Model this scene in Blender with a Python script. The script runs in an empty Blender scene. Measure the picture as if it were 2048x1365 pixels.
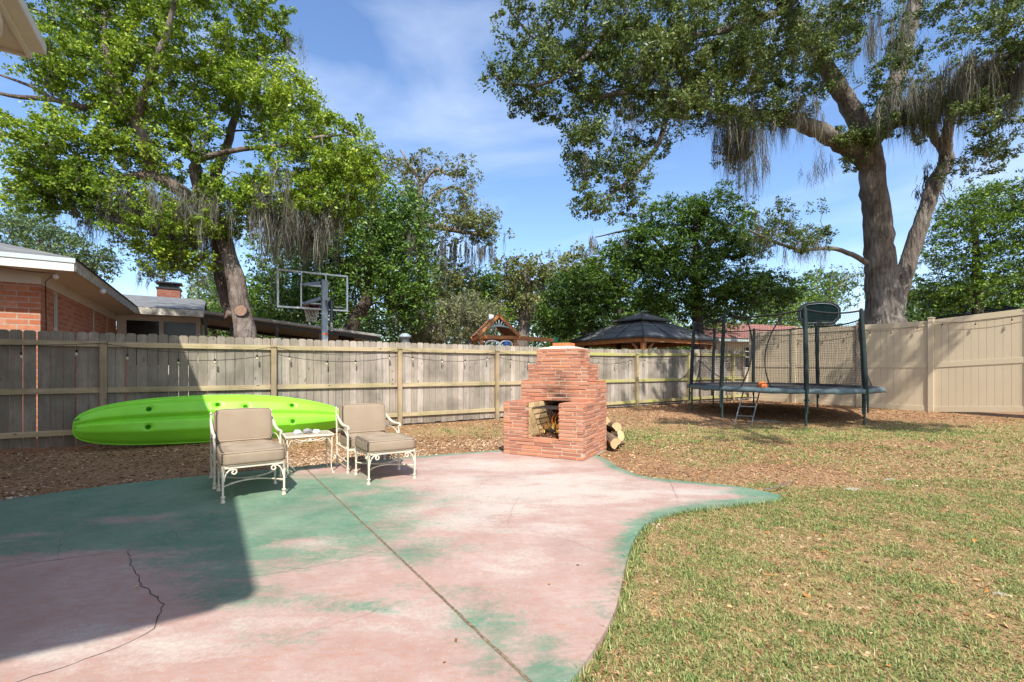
import bpy, bmesh, math, random
import numpy as np
from mathutils import Vector, Matrix
R = math.radians
random.seed(11)
rng = np.random.default_rng(7)
scene = bpy.context.scene
COL = scene.collection

# ---------------------------------------------------------------- camera
FPX, HY, CX, EYE = 930.0, 740.0, 1024.0, 1.2      # focal length and horizon of the 2048 px photograph
cam = bpy.data.cameras.new('camera'); camo = bpy.data.objects.new('camera', cam); COL.objects.link(camo)
cam.sensor_width = 36; cam.lens = FPX/2048*36; cam.shift_y = (HY-682.5)/2048
cam.clip_start = 0.05; cam.clip_end = 600
camo.location = (0, 0, EYE); camo.rotation_euler = (R(90), 0, 0)
scene.camera = camo

# ---------------------------------------------------------------- sky and sun
SUN = Vector((-0.1365, 0.861, -1.0)).normalized()   # direction the light travels
elev = math.asin(-SUN.z); azim = math.atan2(-SUN.x, -SUN.y)
w = bpy.data.worlds.new('World'); scene.world = w; w.use_nodes = True
nt = w.node_tree; nt.nodes.clear()
out = nt.nodes.new('ShaderNodeOutputWorld'); bg = nt.nodes.new('ShaderNodeBackground')
sky = nt.nodes.new('ShaderNodeTexSky'); sky.sky_type = 'NISHITA'; sky.sun_disc = False
sky.sun_elevation = elev; sky.sun_rotation = azim
sky.air_density = 1.0; sky.dust_density = 0.9; sky.ozone_density = 4.0; sky.altitude = 0
tc = nt.nodes.new('ShaderNodeTexCoord'); mp = nt.nodes.new('ShaderNodeMapping')
mp.inputs['Scale'].default_value = (1.0, 1.0, 3.2); mp.inputs['Rotation'].default_value = (0.2, 0.1, 0.4)
nz = nt.nodes.new('ShaderNodeTexNoise'); nz.inputs['Scale'].default_value = 1.9; nz.inputs['Detail'].default_value = 7; nz.inputs['Roughness'].default_value = 0.5
nz.inputs['Distortion'].default_value = 0.5
cr = nt.nodes.new('ShaderNodeMapRange'); cr.inputs[1].default_value = 0.47; cr.inputs[2].default_value = 0.85; cr.inputs[3].default_value = 0.0; cr.inputs[4].default_value = 0.5
mx = nt.nodes.new('ShaderNodeMix'); mx.data_type = 'RGBA'
mx.inputs[7].default_value = (5.6, 6.2, 7.4, 1)
L = nt.links.new
L(tc.outputs['Generated'], mp.inputs[0]); L(mp.outputs[0], nz.inputs[0]); L(nz.outputs[0], cr.inputs[0]); 
sxyz = nt.nodes.new('ShaderNodeSeparateXYZ'); L(tc.outputs['Generated'], sxyz.inputs[0])
back = nt.nodes.new('ShaderNodeMapRange'); back.inputs[1].default_value = .15; back.inputs[2].default_value = -.45; back.inputs[3].default_value = 0; back.inputs[4].default_value = .52; L(sxyz.outputs[1], back.inputs[0])
mxm = nt.nodes.new('ShaderNodeMath'); mxm.operation = 'MAXIMUM'; L(cr.outputs[0], mxm.inputs[0]); L(back.outputs[0], mxm.inputs[1]); L(mxm.outputs[0], mx.inputs[0])   # added warm cloud fill in the unseen rear sky, whitening the blue ambient
ccol = nt.nodes.new('ShaderNodeMix'); ccol.data_type = 'RGBA'; ccol.inputs[6].default_value = (5.6, 6.1, 6.8, 1); ccol.inputs[7].default_value = (7.0, 6.5, 5.8, 1); L(back.outputs[0], ccol.inputs[0]); L(ccol.outputs[2], mx.inputs[7])
tint = nt.nodes.new('ShaderNodeMix'); tint.data_type = 'RGBA'; tint.blend_type = 'MULTIPLY'; tint.inputs[0].default_value = 1; tint.inputs[7].default_value = (1.02, 1.07, 1.14, 1)
L(sky.outputs[0], tint.inputs[6]); L(tint.outputs[2], mx.inputs[6]); L(mx.outputs[2], bg.inputs[0]); L(bg.outputs[0], out.inputs[0])
bg.inputs[1].default_value = 0.15
sl = bpy.data.lights.new('sun', 'SUN'); sl.energy = 4.75; sl.angle = R(0.53); sl.color = (1.0, 0.955, 0.88)
so = bpy.data.objects.new('sun', sl); COL.objects.link(so); so.rotation_euler = SUN.to_track_quat('-Z', 'Y').to_euler()
so.location = (0, -10, 20)
scene.view_settings.view_transform = 'Standard'; scene.view_settings.look = 'None'
scene.view_settings.exposure = 0.66; scene.view_settings.gamma = 1
cy = scene.cycles
cy.max_bounces = 6; cy.diffuse_bounces = 3; cy.glossy_bounces = 3; cy.transmission_bounces = 4; cy.transparent_max_bounces = 12
cy.caustics_reflective = False; cy.caustics_refractive = False

# ---------------------------------------------------------------- helpers
CA, SA = 0.845, 0.5347                             # direction of the wooden fence
FROT = math.atan2(SA, CA)
def W(px, py, Y): return Vector(((px-CX)/FPX*Y, Y, EYE+(HY-py)/FPX*Y))
def G(px, py, z=0.0):
    Y = (EYE-z)*FPX/(py-HY); return Vector(((px-CX)/FPX*Y, Y, z))
def FD(d, n, z=0.0): return Vector((CA*d-SA*n, SA*d+CA*n, z))
def toFD(p): return (CA*p[0]+SA*p[1], -SA*p[0]+CA*p[1])

class MB:
    def __init__(s): s.v = []; s.f = []; s.s = []
    def add(s, vs, fs, smooth=False):
        o = len(s.v); s.v += [tuple(v) for v in vs]; s.f += [tuple(i+o for i in f) for f in fs]; s.s += [smooth]*len(fs)
    def box(s, c, size, M=None, jit=0.0, taper=None):
        x, y, z = size[0]/2, size[1]/2, size[2]/2
        vs = [Vector((a*x, b*y, e*z)) for a in (-1, 1) for b in (-1, 1) for e in (-1, 1)]
        if jit: vs = [v+Vector([random.uniform(-jit, jit) for _ in range(3)]) for v in vs]
        if M is not None: vs = [M @ v for v in vs]
        c = Vector(c); vs = [v+c for v in vs]
        s.add(vs, [(0, 1, 3, 2), (4, 6, 7, 5), (0, 4, 5, 1), (2, 3, 7, 6), (0, 2, 6, 4), (1, 5, 7, 3)])
    def b2(s, x0, x1, y0, y1, z0, z1, jit=0.0):
        s.box(((x0+x1)/2, (y0+y1)/2, (z0+z1)/2), (abs(x1-x0), abs(y1-y0), abs(z1-z0)), jit=jit)
    def bar(s, a, b, wd, ht, up=Vector((0, 0, 1))):
        a = Vector(a); b = Vector(b); d = b-a; l = d.length; d.normalize()
        sd = d.cross(up)
        if sd.length < 1e-4: sd = d.cross(Vector((1, 0, 0)))
        sd.normalize(); u = sd.cross(d)
        M = Matrix((d, sd, u)).transposed()
        s.box((a+b)/2, (l, wd, ht), M)
    def tube(s, pts, r, seg=8, cap=True, smooth=True, squash=None):
        pts = [Vector(p) for p in pts]; n = len(pts)
        rs = r if hasattr(r, '__len__') else [r]*n
        t0 = (pts[1]-pts[0]).normalized()
        u = t0.cross(Vector((0, 0, 1)))
        if u.length < 1e-3: u = t0.cross(Vector((1, 0, 0)))
        u.normalize(); vs = []
        for i in range(n):
            t = (pts[min(i+1, n-1)]-pts[max(i-1, 0)])
            if t.length < 1e-9: t = t0
            t.normalize()
            u = (u-t*u.dot(t))
            if u.length < 1e-5: u = t.orthogonal()
            u.normalize(); w_ = t.cross(u)
            for k in range(seg):
                a = 2*math.pi*k/seg+math.pi/seg
                vs.append(pts[i]+(u*math.cos(a)+w_*math.sin(a))*rs[i])
        fs = [(i*seg+k, i*seg+(k+1) % seg, (i+1)*seg+(k+1) % seg, (i+1)*seg+k) for i in range(n-1) for k in range(seg)]
        s.add(vs, fs, smooth)
        if cap:
            s.add([vs[k] for k in range(seg)], [tuple(range(seg))[::-1]]); s.add(vs[-seg:], [tuple(range(seg))])
    def lathe(s, prof, c=(0, 0, 0), seg=16, M=None, smooth=True):
        c = Vector(c); vs = []
        for (r, z) in prof:
            for k in range(seg):
                a = 2*math.pi*k/seg; v = Vector((r*math.cos(a), r*math.sin(a), z))
                if M is not None: v = M @ v
                vs.append(v+c)
        n = len(prof)
        s.add(vs, [(i*seg+k, i*seg+(k+1) % seg, (i+1)*seg+(k+1) % seg, (i+1)*seg+k) for i in range(n-1) for k in range(seg)], smooth)
    def prism(s, poly, y0, y1, axis='y'):
        n = len(poly)
        if axis == 'y': f = lambda p, t: (p[0], t, p[1])
        elif axis == 'x': f = lambda p, t: (t, p[0], p[1])
        else: f = lambda p, t: (p[0], p[1], t)
        vs = [f(p, y0) for p in poly]+[f(p, y1) for p in poly]
        s.add(vs, [tuple(range(n)), tuple(range(2*n-1, n-1, -1))]+[(i, (i+1) % n, n+(i+1) % n, n+i) for i in range(n)])
    def build(s, name, m, parent=None, bevel=0, recalc=True):
        me = bpy.data.meshes.new(name); me.from_pydata(s.v, [], s.f)
        me.polygons.foreach_set('use_smooth', s.s)
        if recalc and len(s.f) < 60000:
            b = bmesh.new(); b.from_mesh(me); bmesh.ops.recalc_face_normals(b, faces=b.faces); b.to_mesh(me); b.free()
        me.materials.append(m)
        o = bpy.data.objects.new(name, me); COL.objects.link(o)
        if parent: o.parent = parent
        if bevel:
            bv = o.modifiers.new('bevel', 'BEVEL'); bv.width = bevel; bv.segments = 2; bv.limit_method = 'ANGLE'
        return o

def npmesh(name, V, F, m, parent=None, smooth=False):
    me = bpy.data.meshes.new(name); V = np.asarray(V, np.float32); F = np.asarray(F, np.int32)
    k = F.shape[1]
    me.vertices.add(len(V)); me.vertices.foreach_set('co', V.ravel())
    me.loops.add(F.size); me.loops.foreach_set('vertex_index', F.ravel())
    me.polygons.add(len(F)); me.polygons.foreach_set('loop_start', np.arange(0, F.size, k, dtype=np.int32))
    me.polygons.foreach_set('loop_total', np.full(len(F), k, np.int32))
    if smooth: me.polygons.foreach_set('use_smooth', np.ones(len(F), bool))
    me.update(calc_edges=True); me.materials.append(m)
    o = bpy.data.objects.new(name, me); COL.objects.link(o)
    if parent: o.parent = parent
    return o

def tag(o, label=None, cat=None, group=None, kind=None):
    if label: o['label'] = label
    if cat: o['category'] = cat
    if group: o['group'] = group
    if kind: o['kind'] = kind
    return o
def thing(name, label, cat, loc=(0, 0, 0), rz=0.0, group=None):
    o = bpy.data.objects.new(name, None); COL.objects.link(o); o.location = loc; o.rotation_euler = (0, 0, rz)
    o.empty_display_size = 0.2
    return tag(o, label, cat, group)
def copy_tree(o, parent=None):
    c = o.copy(); COL.objects.link(c)
    if parent: c.parent = parent
    for ch in list(o.children): copy_tree(ch, c)
    return c

# value noise on arrays
_T = rng.random((256, 256))
def vnoise(x, y, sc):
    x = np.asarray(x)*sc+100; y = np.asarray(y)*sc+100
    xi = np.floor(x).astype(int); yi = np.floor(y).astype(int); fx = x-xi; fy = y-yi
    fx = fx*fx*(3-2*fx); fy = fy*fy*(3-2*fy)
    g = lambda a, b: _T[a % 256, b % 256]
    return (g(xi, yi)*(1-fx)+g(xi+1, yi)*fx)*(1-fy)+(g(xi, yi+1)*(1-fx)+g(xi+1, yi+1)*fx)*fy
def fbm(x, y, sc, o=4):
    t = 0; a = 0.5; n = 0
    for i in range(o): t = t+a*vnoise(x, y, sc*2**i); n += a; a *= 0.55
    return t/n
def sstep(a, b, x):
    t = np.clip((np.asarray(x, float)-a)/(b-a), 0, 1); return t*t*(3-2*t)

# ---------------------------------------------------------------- materials
def lin(h):  # '#rrggbb' to linear
    c = [int(h[i:i+2], 16)/255 for i in (1, 3, 5)]
    return tuple(x/12.92 if x <= .04045 else ((x+.055)/1.055)**2.4 for x in c)+(1,)
class NM:
    def __init__(s, name):
        s.m = bpy.data.materials.new(name); s.m.use_nodes = True; s.t = s.m.node_tree
        s.p = s.t.nodes['Principled BSDF']; s.o = s.t.nodes['Material Output']
    def n(s, t, **k):
        x = s.t.nodes.new(t)
        for a, b in k.items(): setattr(x, a, b)
        return x
    def l(s, a, b): s.t.links.new(a, b)
    def coord(s, kind='Object', scale=(1, 1, 1), rot=(0, 0, 0)):
        c = s.n('ShaderNodeTexCoord'); m = s.n('ShaderNodeMapping'); m.inputs['Scale'].default_value = scale; m.inputs['Rotation'].default_value = rot
        s.l(c.outputs[kind], m.inputs[0]); return m.outputs[0]
    def world(s, scale=(1, 1, 1), rot=(0, 0, 0)):
        c = s.n('ShaderNodeNewGeometry'); m = s.n('ShaderNodeMapping'); m.inputs['Scale'].default_value = scale; m.inputs['Rotation'].default_value = rot
        s.l(c.outputs['Position'], m.inputs[0]); return m.outputs[0]
    def noise(s, v, sc, det=4, rough=.55, dist=0.0):
        x = s.n('ShaderNodeTexNoise'); x.inputs['Scale'].default_value = sc; x.inputs['Detail'].default_value = det
        x.inputs['Roughness'].default_value = rough; x.inputs['Distortion'].default_value = dist; s.l(v, x.inputs['Vector']); return x.outputs[0]
    def vor(s, v, sc, feat='F1', out='Distance'):
        x = s.n('ShaderNodeTexVoronoi'); x.feature = feat; x.inputs['Scale'].default_value = sc; s.l(v, x.inputs['Vector']); return x.outputs[out]
    def ramp(s, v, lo, hi, a=0.0, b=1.0):
        x = s.n('ShaderNodeMapRange'); x.inputs[1].default_value = lo; x.inputs[2].default_value = hi; x.inputs[3].default_value = a; x.inputs[4].default_value = b
        s.l(v, x.inputs[0]); return x.outputs[0]
    def cramp(s, v, stops):
        x = s.n('ShaderNodeValToRGB'); e = x.color_ramp.elements
        while len(e) < len(stops): e.new(.5)
        for i, (p, c) in enumerate(stops): e[i].position = p; e[i].color = c if len(c) == 4 else tuple(c)+(1,)
        s.l(v, x.inputs[0]); return x.outputs[0]
    def mix(s, f, a, b, mode='MIX'):
        x = s.n('ShaderNodeMix'); x.data_type = 'RGBA'; x.blend_type = mode
        for i, v in ((0, f), (6, a), (7, b)):
            if isinstance(v, bpy.types.NodeSocket): s.l(v, x.inputs[i])
            elif i == 0: x.inputs[0].default_value = v
            else: x.inputs[i].default_value = v if len(v) == 4 else tuple(v)+(1,)
        return x.outputs[2]
    def math(s, op, a, b=None, c=None, clamp=False):
        x = s.n('ShaderNodeMath'); x.operation = op; x.use_clamp = clamp
        for i, v in enumerate((a, b, c)):
            if v is None: continue
            if isinstance(v, bpy.types.NodeSocket): s.l(v, x.inputs[i])
            else: x.inputs[i].default_value = v
        return x.outputs[0]
    def isl(s): return s.n('ShaderNodeNewGeometry').outputs['Random Per Island']
    def attr(s, nm):
        x = s.n('ShaderNodeAttribute'); x.attribute_name = nm; return x.outputs['Fac']
    def bump(s, h, st=.3, d=.01, prev=None):
        x = s.n('ShaderNodeBump'); x.inputs['Strength'].default_value = st; x.inputs['Distance'].default_value = d
        s.l(h, x.inputs['Height'])
        if prev is not None: s.l(prev, x.inputs['Normal'])
        s.l(x.outputs[0], s.p.inputs['Normal']); return x.outputs[0]
    def base(s, c):
        if isinstance(c, bpy.types.NodeSocket): s.l(c, s.p.inputs['Base Color'])
        else: s.p.inputs['Base Color'].default_value = c if len(c) == 4 else tuple(c)+(1,)
        return s
    def rough(s, r, spec=.5, metal=0.0):
        if isinstance(r, bpy.types.NodeSocket): s.l(r, s.p.inputs['Roughness'])
        else: s.p.inputs['Roughness'].default_value = r
        s.p.inputs['Specular IOR Level'].default_value = spec; s.p.inputs['Metallic'].default_value = metal
        return s
def simple(name, c1, c2=None, sc=6, rough=.6, spec=.4, metal=0, bump=0.15, isl=0.0, bsc=40, scale=(1, 1, 1)):
    k = NM(name); v = k.coord(scale=scale); c2 = c2 or tuple(x*.7 for x in c1[:3])
    c = k.mix(k.ramp(k.noise(v, sc, 5), .35, .68), c1, c2)
    if isl: c = k.mix(isl, c, k.cramp(k.isl(), [(0, (.25, .25, .25, 1)), (1, (1.6, 1.6, 1.6, 1))]), 'MULTIPLY')
    k.base(c).rough(rough, spec, metal)
    if bump: k.bump(k.noise(v, bsc, 3), bump, .005)
    return k.m
def leafmat(name, dark, mid, light, trans=.35, rough=.45, spec=.35):
    k = NM(name); v = k.world()
    big = k.noise(v, .55, 2)
    f = k.math('ADD', k.math('MULTIPLY', k.isl(), .75), k.math('MULTIPLY', k.ramp(big, .3, .7), .35))
    c = k.cramp(f, [(0.0, dark+(1,)), (.45, mid+(1,)), (1.0, light+(1,))])
    k.base(c).rough(rough, spec)
    tr = k.n('ShaderNodeBsdfTranslucent'); k.l(c, tr.inputs[0])
    ms = k.n('ShaderNodeMixShader'); ms.inputs[0].default_value = trans
    k.l(k.p.outputs[0], ms.inputs[1]); k.l(tr.outputs[0], ms.inputs[2]); k.l(ms.outputs[0], k.o.inputs[0])
    return k.m

M = {}
# weathered picket wood; grain runs along local z
def woodmat(name, light, dark, algae, aamt, zscale=True, algae_by=0.0, alongx=False):
    k = NM(name)
    sc = (26, 26, 1.1) if not alongx else (1.1, 26, 26)
    v = k.coord(scale=sc)
    ofs = k.n('ShaderNodeVectorMath'); ofs.operation = 'ADD'; cb = k.n('ShaderNodeCombineXYZ')
    il = k.isl(); k.l(k.math('MULTIPLY', il, 37.0), cb.inputs[0]); k.l(k.math('MULTIPLY', il, 11.0), cb.inputs[2])
    k.l(v, ofs.inputs[0]); k.l(cb.outputs[0], ofs.inputs[1]); v = ofs.outputs[0]
    g = k.noise(v, 1.2, 6, .65, 1.2)
    c = k.mix(k.ramp(g, .25, .6), dark, light)
    tone = k.cramp(il, [(0, (.66, .65, .65, 1)), (.3, (.95, .90, .84, 1)), (.6, (.88, .88, .89, 1)), (1, (1.2, 1.17, 1.14, 1))])
    c = k.mix(1.0, c, tone, 'MULTIPLY')
    # knots
    kv = k.coord(scale=(7, 7, 3.2) if not alongx else (3.2, 7, 7)); o2 = k.n('ShaderNodeVectorMath'); o2.operation = 'ADD'; k.l(kv, o2.inputs[0]); k.l(cb.outputs[0], o2.inputs[1])
    kd = k.vor(o2.outputs[0], 1.15); kf = k.ramp(kd, .07, .13, 1, 0)
    c = k.mix(k.math('MULTIPLY', kf, .85), c, (.07, .045, .035))
    wv = k.world(); st = k.noise(k.world(scale=(1.2, 1.2, 1.2)), 1.3, 5, .6)
    c = k.mix(k.ramp(st, .46, .68, 0, .65), c, tuple(x*.42 for x in dark))
    al = k.noise(wv, 1.9, 4)
    am = k.math('MULTIPLY', k.ramp(al, .3, .62), aamt)
    if algae_by:
        sx = k.n('ShaderNodeSeparateXYZ'); k.l(k.n('ShaderNodeTexCoord').outputs['Object'], sx.inputs[0])
        am = k.math('MULTIPLY', am, k.ramp(sx.outputs[0], algae_by, algae_by+4.0, .25, 1))
    c = k.mix(am, c, algae)
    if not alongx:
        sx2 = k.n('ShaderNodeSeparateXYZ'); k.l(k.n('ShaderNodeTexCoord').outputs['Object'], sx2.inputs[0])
        left_dark = k.math('MULTIPLY', k.ramp(sx2.outputs[0], -.5, 2.5, 1, .12), k.ramp(k.noise(k.world(scale=(2, 2, .7)), 2.2, 6, .65), .30, .62, .25, 1))  # darker olive brown toward low x, broken up by noise
        c = k.mix(k.math('MULTIPLY', left_dark, .72), c, (.13, .12, .085))
        foot_ = k.math('MULTIPLY', k.ramp(sx2.outputs[2], .05, .55, .7, 0), k.ramp(k.noise(k.world(scale=(4, 4, 1)), 3, 5, .7), .35, .6)); c = k.mix(foot_, c, (.15, .12, .085))
    k.base(c).rough(.85, .2); k.bump(g, .5, .004)
    return k.m
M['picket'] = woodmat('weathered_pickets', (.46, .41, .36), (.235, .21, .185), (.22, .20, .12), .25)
M['rail'] = woodmat('weathered_rails', (.50, .42, .30), (.29, .235, .165), (.38, .38, .11), .9, algae_by=5.5, alongx=True)
M['post'] = woodmat('weathered_posts', (.50, .39, .27), (.27, .205, .14), (.36, .36, .12), .7, algae_by=8.0)
M['vinyl'] = simple('tan_vinyl', (.55, .46, .32), (.52, .43, .295), 2, .5, .4, bump=.05)
M['cord'] = simple('black_cord', (.012, .012, .012), (.02, .02, .02), 9, .6)
k = NM('bulb_glass'); k.base((.75, .68, .45)).rough(.12, .6); k.p.inputs['Transmission Weight'].default_value = .35; M['bulb'] = k.m
M['white'] = simple('white_trim', (.66, .65, .60), (.60, .58, .52), 3, .55, .4, bump=.05)
M['soffit'] = simple('cream_soffit', (.62, .57, .48), (.56, .51, .43), 2, .6, bump=.05)
M['dirtytrim'] = simple('weathered_fascia', (.58, .55, .47), (.25, .22, .17), 7, .7)
M['bluetrim'] = simple('pale_grey_trim', (.50, .58, .58), (.42, .50, .50), 4, .5, bump=.05)
M['dark'] = simple('dark_opening', (.02, .02, .02), (.03, .03, .03), 3, .7)
k = NM('window_glass'); k.base((.012, .015, .018)).rough(.12, .3); M['glass'] = k.m
k = NM('clear_glass'); k.base((.9, .95, .95)).rough(.02, .5); k.p.inputs['Transmission Weight'].default_value = 1; k.p.inputs['IOR'].default_value = 1.02; M['clear'] = k.m
# house brick
def brickmat(name, c1, c2, mort, bw, bh, ms=.010, rough=.85):
    k = NM(name); c = k.n('ShaderNodeTexCoord'); sx = k.n('ShaderNodeSeparateXYZ'); k.l(c.outputs['Object'], sx.inputs[0])
    cb = k.n('ShaderNodeCombineXYZ'); k.l(k.math('ADD', sx.outputs[0], sx.outputs[1]), cb.inputs[0]); k.l(sx.outputs[2], cb.inputs[1])
    b = k.n('ShaderNodeTexBrick'); k.l(cb.outputs[0], b.inputs['Vector']); b.inputs['Scale'].default_value = 1
    b.inputs['Color1'].default_value = c1+(1,); b.inputs['Color2'].default_value = c2+(1,); b.inputs['Mortar'].default_value = mort+(1,)
    b.inputs['Brick Width'].default_value = bw; b.inputs['Row Height'].default_value = bh; b.inputs['Mortar Size'].default_value = ms; b.inputs['Bias'].default_value = -.1
    nn = k.noise(c.outputs['Object'], 14, 5); col = k.mix(k.ramp(nn, .3, .75, 0, .5), b.outputs[0], tuple(x*.6 for x in c1))
    k.base(col).rough(rough, .2); k.bump(k.math('SUBTRACT', 1.0, b.outputs[1]), .6, .006); return k.m
M['hbrick'] = brickmat('orange_house_brick', (.44, .145, .07), (.56, .26, .15), (.42, .36, .30), .30, .10)
M['cbrick'] = brickmat('dark_chimney_brick', (.26, .075, .045), (.33, .12, .08), (.22, .17, .14), .21, .075)
def shinglemat(name, c1, c2, sc=1.0):
    k = NM(name); c = k.n('ShaderNodeTexCoord'); sx = k.n('ShaderNodeSeparateXYZ'); k.l(c.outputs['Object'], sx.inputs[0])
    cb = k.n('ShaderNodeCombineXYZ'); k.l(k.math('ADD', sx.outputs[0], sx.outputs[1]), cb.inputs[0]); k.l(k.math('MULTIPLY', sx.outputs[2], 3.2), cb.inputs[1])
    b = k.n('ShaderNodeTexBrick'); k.l(cb.outputs[0], b.inputs['Vector'])
    b.inputs['Scale'].default_value = sc; b.inputs['Color1'].default_value = c1+(1,); b.inputs['Color2'].default_value = c2+(1,); b.inputs['Mortar'].default_value = tuple(x*.45 for x in c1)+(1,)
    b.inputs['Brick Width'].default_value = .34; b.inputs['Row Height'].default_value = .16; b.inputs['Mortar Size'].default_value = .008
    nn = k.noise(c.outputs['Object'], 3, 6); col = k.mix(k.ramp(nn, .35, .75, 0, .6), b.outputs[0], tuple(x*.5 for x in c1))
    k.base(col).rough(.9, .2); k.bump(k.noise(c.outputs['Object'], 90, 3), .4, .005); return k.m
M['shingle'] = shinglemat('grey_shingles', (.21, .215, .22), (.14, .145, .15))
M['redshingle'] = shinglemat('red_shingles', (.34, .16, .13), (.24, .11, .09))
M['darkshingle'] = shinglemat('charcoal_shingles', (.06, .06, .065), (.09, .09, .09))
M['metalroof'] = simple('aged_aluminium', (.36, .36, .34), (.20, .20, .19), 4, .5, .5, .3)
M['cover_under'] = simple('cover_underside', (.50, .44, .36), (.42, .37, .30), 3, .7)
M['darkmetal'] = simple('dark_bronze_metal', (.035, .03, .028), (.05, .045, .04), 5, .5)
M['blackmetal'] = simple('black_powder_coat', (.018, .018, .02), (.03, .03, .032), 8, .55)
M['greymetal'] = simple('grey_steel', (.30, .36, .40), (.27, .32, .36), 6, .4, .5, .1, bump=.05)
M['silver'] = simple('silver_frame', (.74, .82, .85), (.68, .76, .80), 6, .35, .6, .2, bump=.05)
M['gasmetal'] = simple('dark_gas_strut', (.07, .08, .10), (.10, .11, .13), 6, .4, .5, .3, bump=.05)
M['red'] = simple('red_rim', (.55, .03, .025), (.45, .03, .03), 6, .4)
M['orange'] = simple('orange_plastic', (.80, .20, .04), (.70, .16, .03), 6, .5)
M['net'] = simple('white_net', (.75, .73, .66), (.65, .62, .55), 10, .8)
M['cream'] = simple('cream_enamel', (.66, .61, .49), (.56, .49, .37), 9, .42, .5, bump=.08)
# tweed cushion
k = NM('beige_tweed'); v = k.coord()
wv = k.n('ShaderNodeTexWave'); wv.wave_type = 'BANDS'; wv.bands_direction = 'X'; wv.inputs['Scale'].default_value = 34; wv.inputs['Distortion'].default_value = .6; wv.inputs['Detail Scale'].default_value = 2; k.l(v, wv.inputs[0])
wz = k.n('ShaderNodeTexWave'); wz.wave_type = 'BANDS'; wz.bands_direction = 'Z'; wz.inputs['Scale'].default_value = 30; wz.inputs['Distortion'].default_value = .3; k.l(v, wz.inputs[0])
wy = k.n('ShaderNodeTexWave'); wy.wave_type = 'BANDS'; wy.bands_direction = 'Y'; wy.inputs['Scale'].default_value = 66; wy.inputs['Distortion'].default_value = .6; k.l(v, wy.inputs[0])
h = k.math('MULTIPLY', k.math('MULTIPLY', k.ramp(wv.outputs[1], 0, 1, .80, 1), k.ramp(wz.outputs[1], 0, 1, .88, 1)), k.ramp(wy.outputs[1], 0, 1, .985, 1))
c = k.cramp(h, [(.62, (.13, .10, .065, 1)), (.85, (.28, .215, .15, 1)), (1, (.41, .325, .24, 1))])
c = k.mix(k.ramp(k.noise(v, 5, 5), .42, .75, 0, .4), c, (.34, .28, .21))
k.base(c).rough(.9, .2); k.bump(k.noise(v, 220, 3), .3, .003); M['tweed'] = k.m
M['tabletop'] = simple('speckled_tabletop', (.42, .37, .27), (.33, .29, .21), 60, .5)
k = NM('kayak_plastic'); v = k.coord()
c = k.mix(k.ramp(k.noise(v, 2.2, 3), .35, .7), (.25, .74, .035), (.20, .63, .03))
sc = k.noise(k.coord(scale=(.6, 9, 9)), 5, 6, .7); c = k.mix(k.ramp(sc, .58, .72, 0, .35), c, (.13, .36, .05))
dn = k.noise(v, 3.2, 6, .7, .4); c = k.mix(k.ramp(dn, .6, .8, 0, .3), c, (.16, .30, .06))
k.base(c).rough(.42, .4); k.bump(k.noise(v, 60, 2), .06, .003); M['kayak'] = k.m
M['scupper'] = simple('scupper_green', (.03, .22, .008), (.015, .11, .005), 30, .95, .05)
# fireplace roman brick: per brick tone and soot above the opening
k = NM('roman_brick'); v = k.coord(); il = k.isl()
c = k.cramp(il, [(0, (.33, .145, .095, 1)), (.35, (.41, .18, .11, 1)), (.7, (.50, .21, .115, 1)), (1, (.45, .235, .155, 1))])
gr = k.noise(k.coord(scale=(3, 3, 22)), 3, 5, .6, .6); c = k.mix(k.ramp(gr, .5, .75, 0, .5), c, (.27, .12, .085))
c = k.mix(k.ramp(k.noise(v, 7, 5), .6, .85, 0, .15), c, (.55, .36, .27))
sx = k.n('ShaderNodeSeparateXYZ'); k.l(v, sx.inputs[0])
dx = k.math('MULTIPLY', k.math('SUBTRACT', sx.outputs[0], .60), 3.6); dz = k.math('MULTIPLY', k.math('SUBTRACT', sx.outputs[2], .82), 2.5); dy = k.math('MULTIPLY', k.math('SUBTRACT', sx.outputs[1], .56), 3.0)
r2 = k.math('ADD', k.math('ADD', k.math('MULTIPLY', dx, dx), k.math('MULTIPLY', dz, dz)), k.math('MULTIPLY', dy, dy))
soot = k.math('MULTIPLY', k.ramp(r2, 0, 1.1, 1, 0), k.ramp(k.noise(k.coord(scale=(1, 1, 5)), 5, 5), .38, .62, .1, 1))
c = k.mix(k.math('MULTIPLY', soot, .92), c, (.02, .016, .014))
k.base(c).rough(.82, .25); k.bump(gr, .8, .008); M['rbrick'] = k.m
M['mortar'] = simple('pale_mortar', (.50, .40, .31), (.38, .29, .22), 12, .95)
M['crown'] = simple('mortar_crown', (.66, .58, .46), (.52, .45, .35), 9, .95)
M['flue'] = simple('orange_flue_tile', (.62, .19, .07), (.52, .15, .06), 9, .7)
M['firebrick'] = simple('yellow_firebrick', (.62, .46, .24), (.40, .28, .14), 9, .9, isl=.35)
M['soot'] = simple('sooty_masonry', (.03, .025, .022), (.06, .045, .035), 6, .95)
M['grate'] = simple('burnt_iron', (.05, .045, .045), (.12, .10, .09), 20, .5, .5, .5)
k = NM('flame'); k.t.nodes.remove(k.p); e = k.n('ShaderNodeEmission'); sx = k.n('ShaderNodeSeparateXYZ'); k.l(k.coord(), sx.inputs[0])
k.l(k.cramp(k.math('MULTIPLY', sx.outputs[2], 3.2), [(0, (1, .55, .10, 1)), (.5, (1, .30, .025, 1)), (1, (.9, .10, .01, 1))]), e.inputs[0]); e.inputs[1].default_value = .6; k.l(e.outputs[0], k.o.inputs[0]); M['flame'] = k.m
k = NM('flame_core'); k.t.nodes.remove(k.p); e = k.n('ShaderNodeEmission'); e.inputs[0].default_value = (1, .62, .12, 1); e.inputs[1].default_value = 1.0; k.l(e.outputs[0], k.o.inputs[0]); M['flamecore'] = k.m
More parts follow.
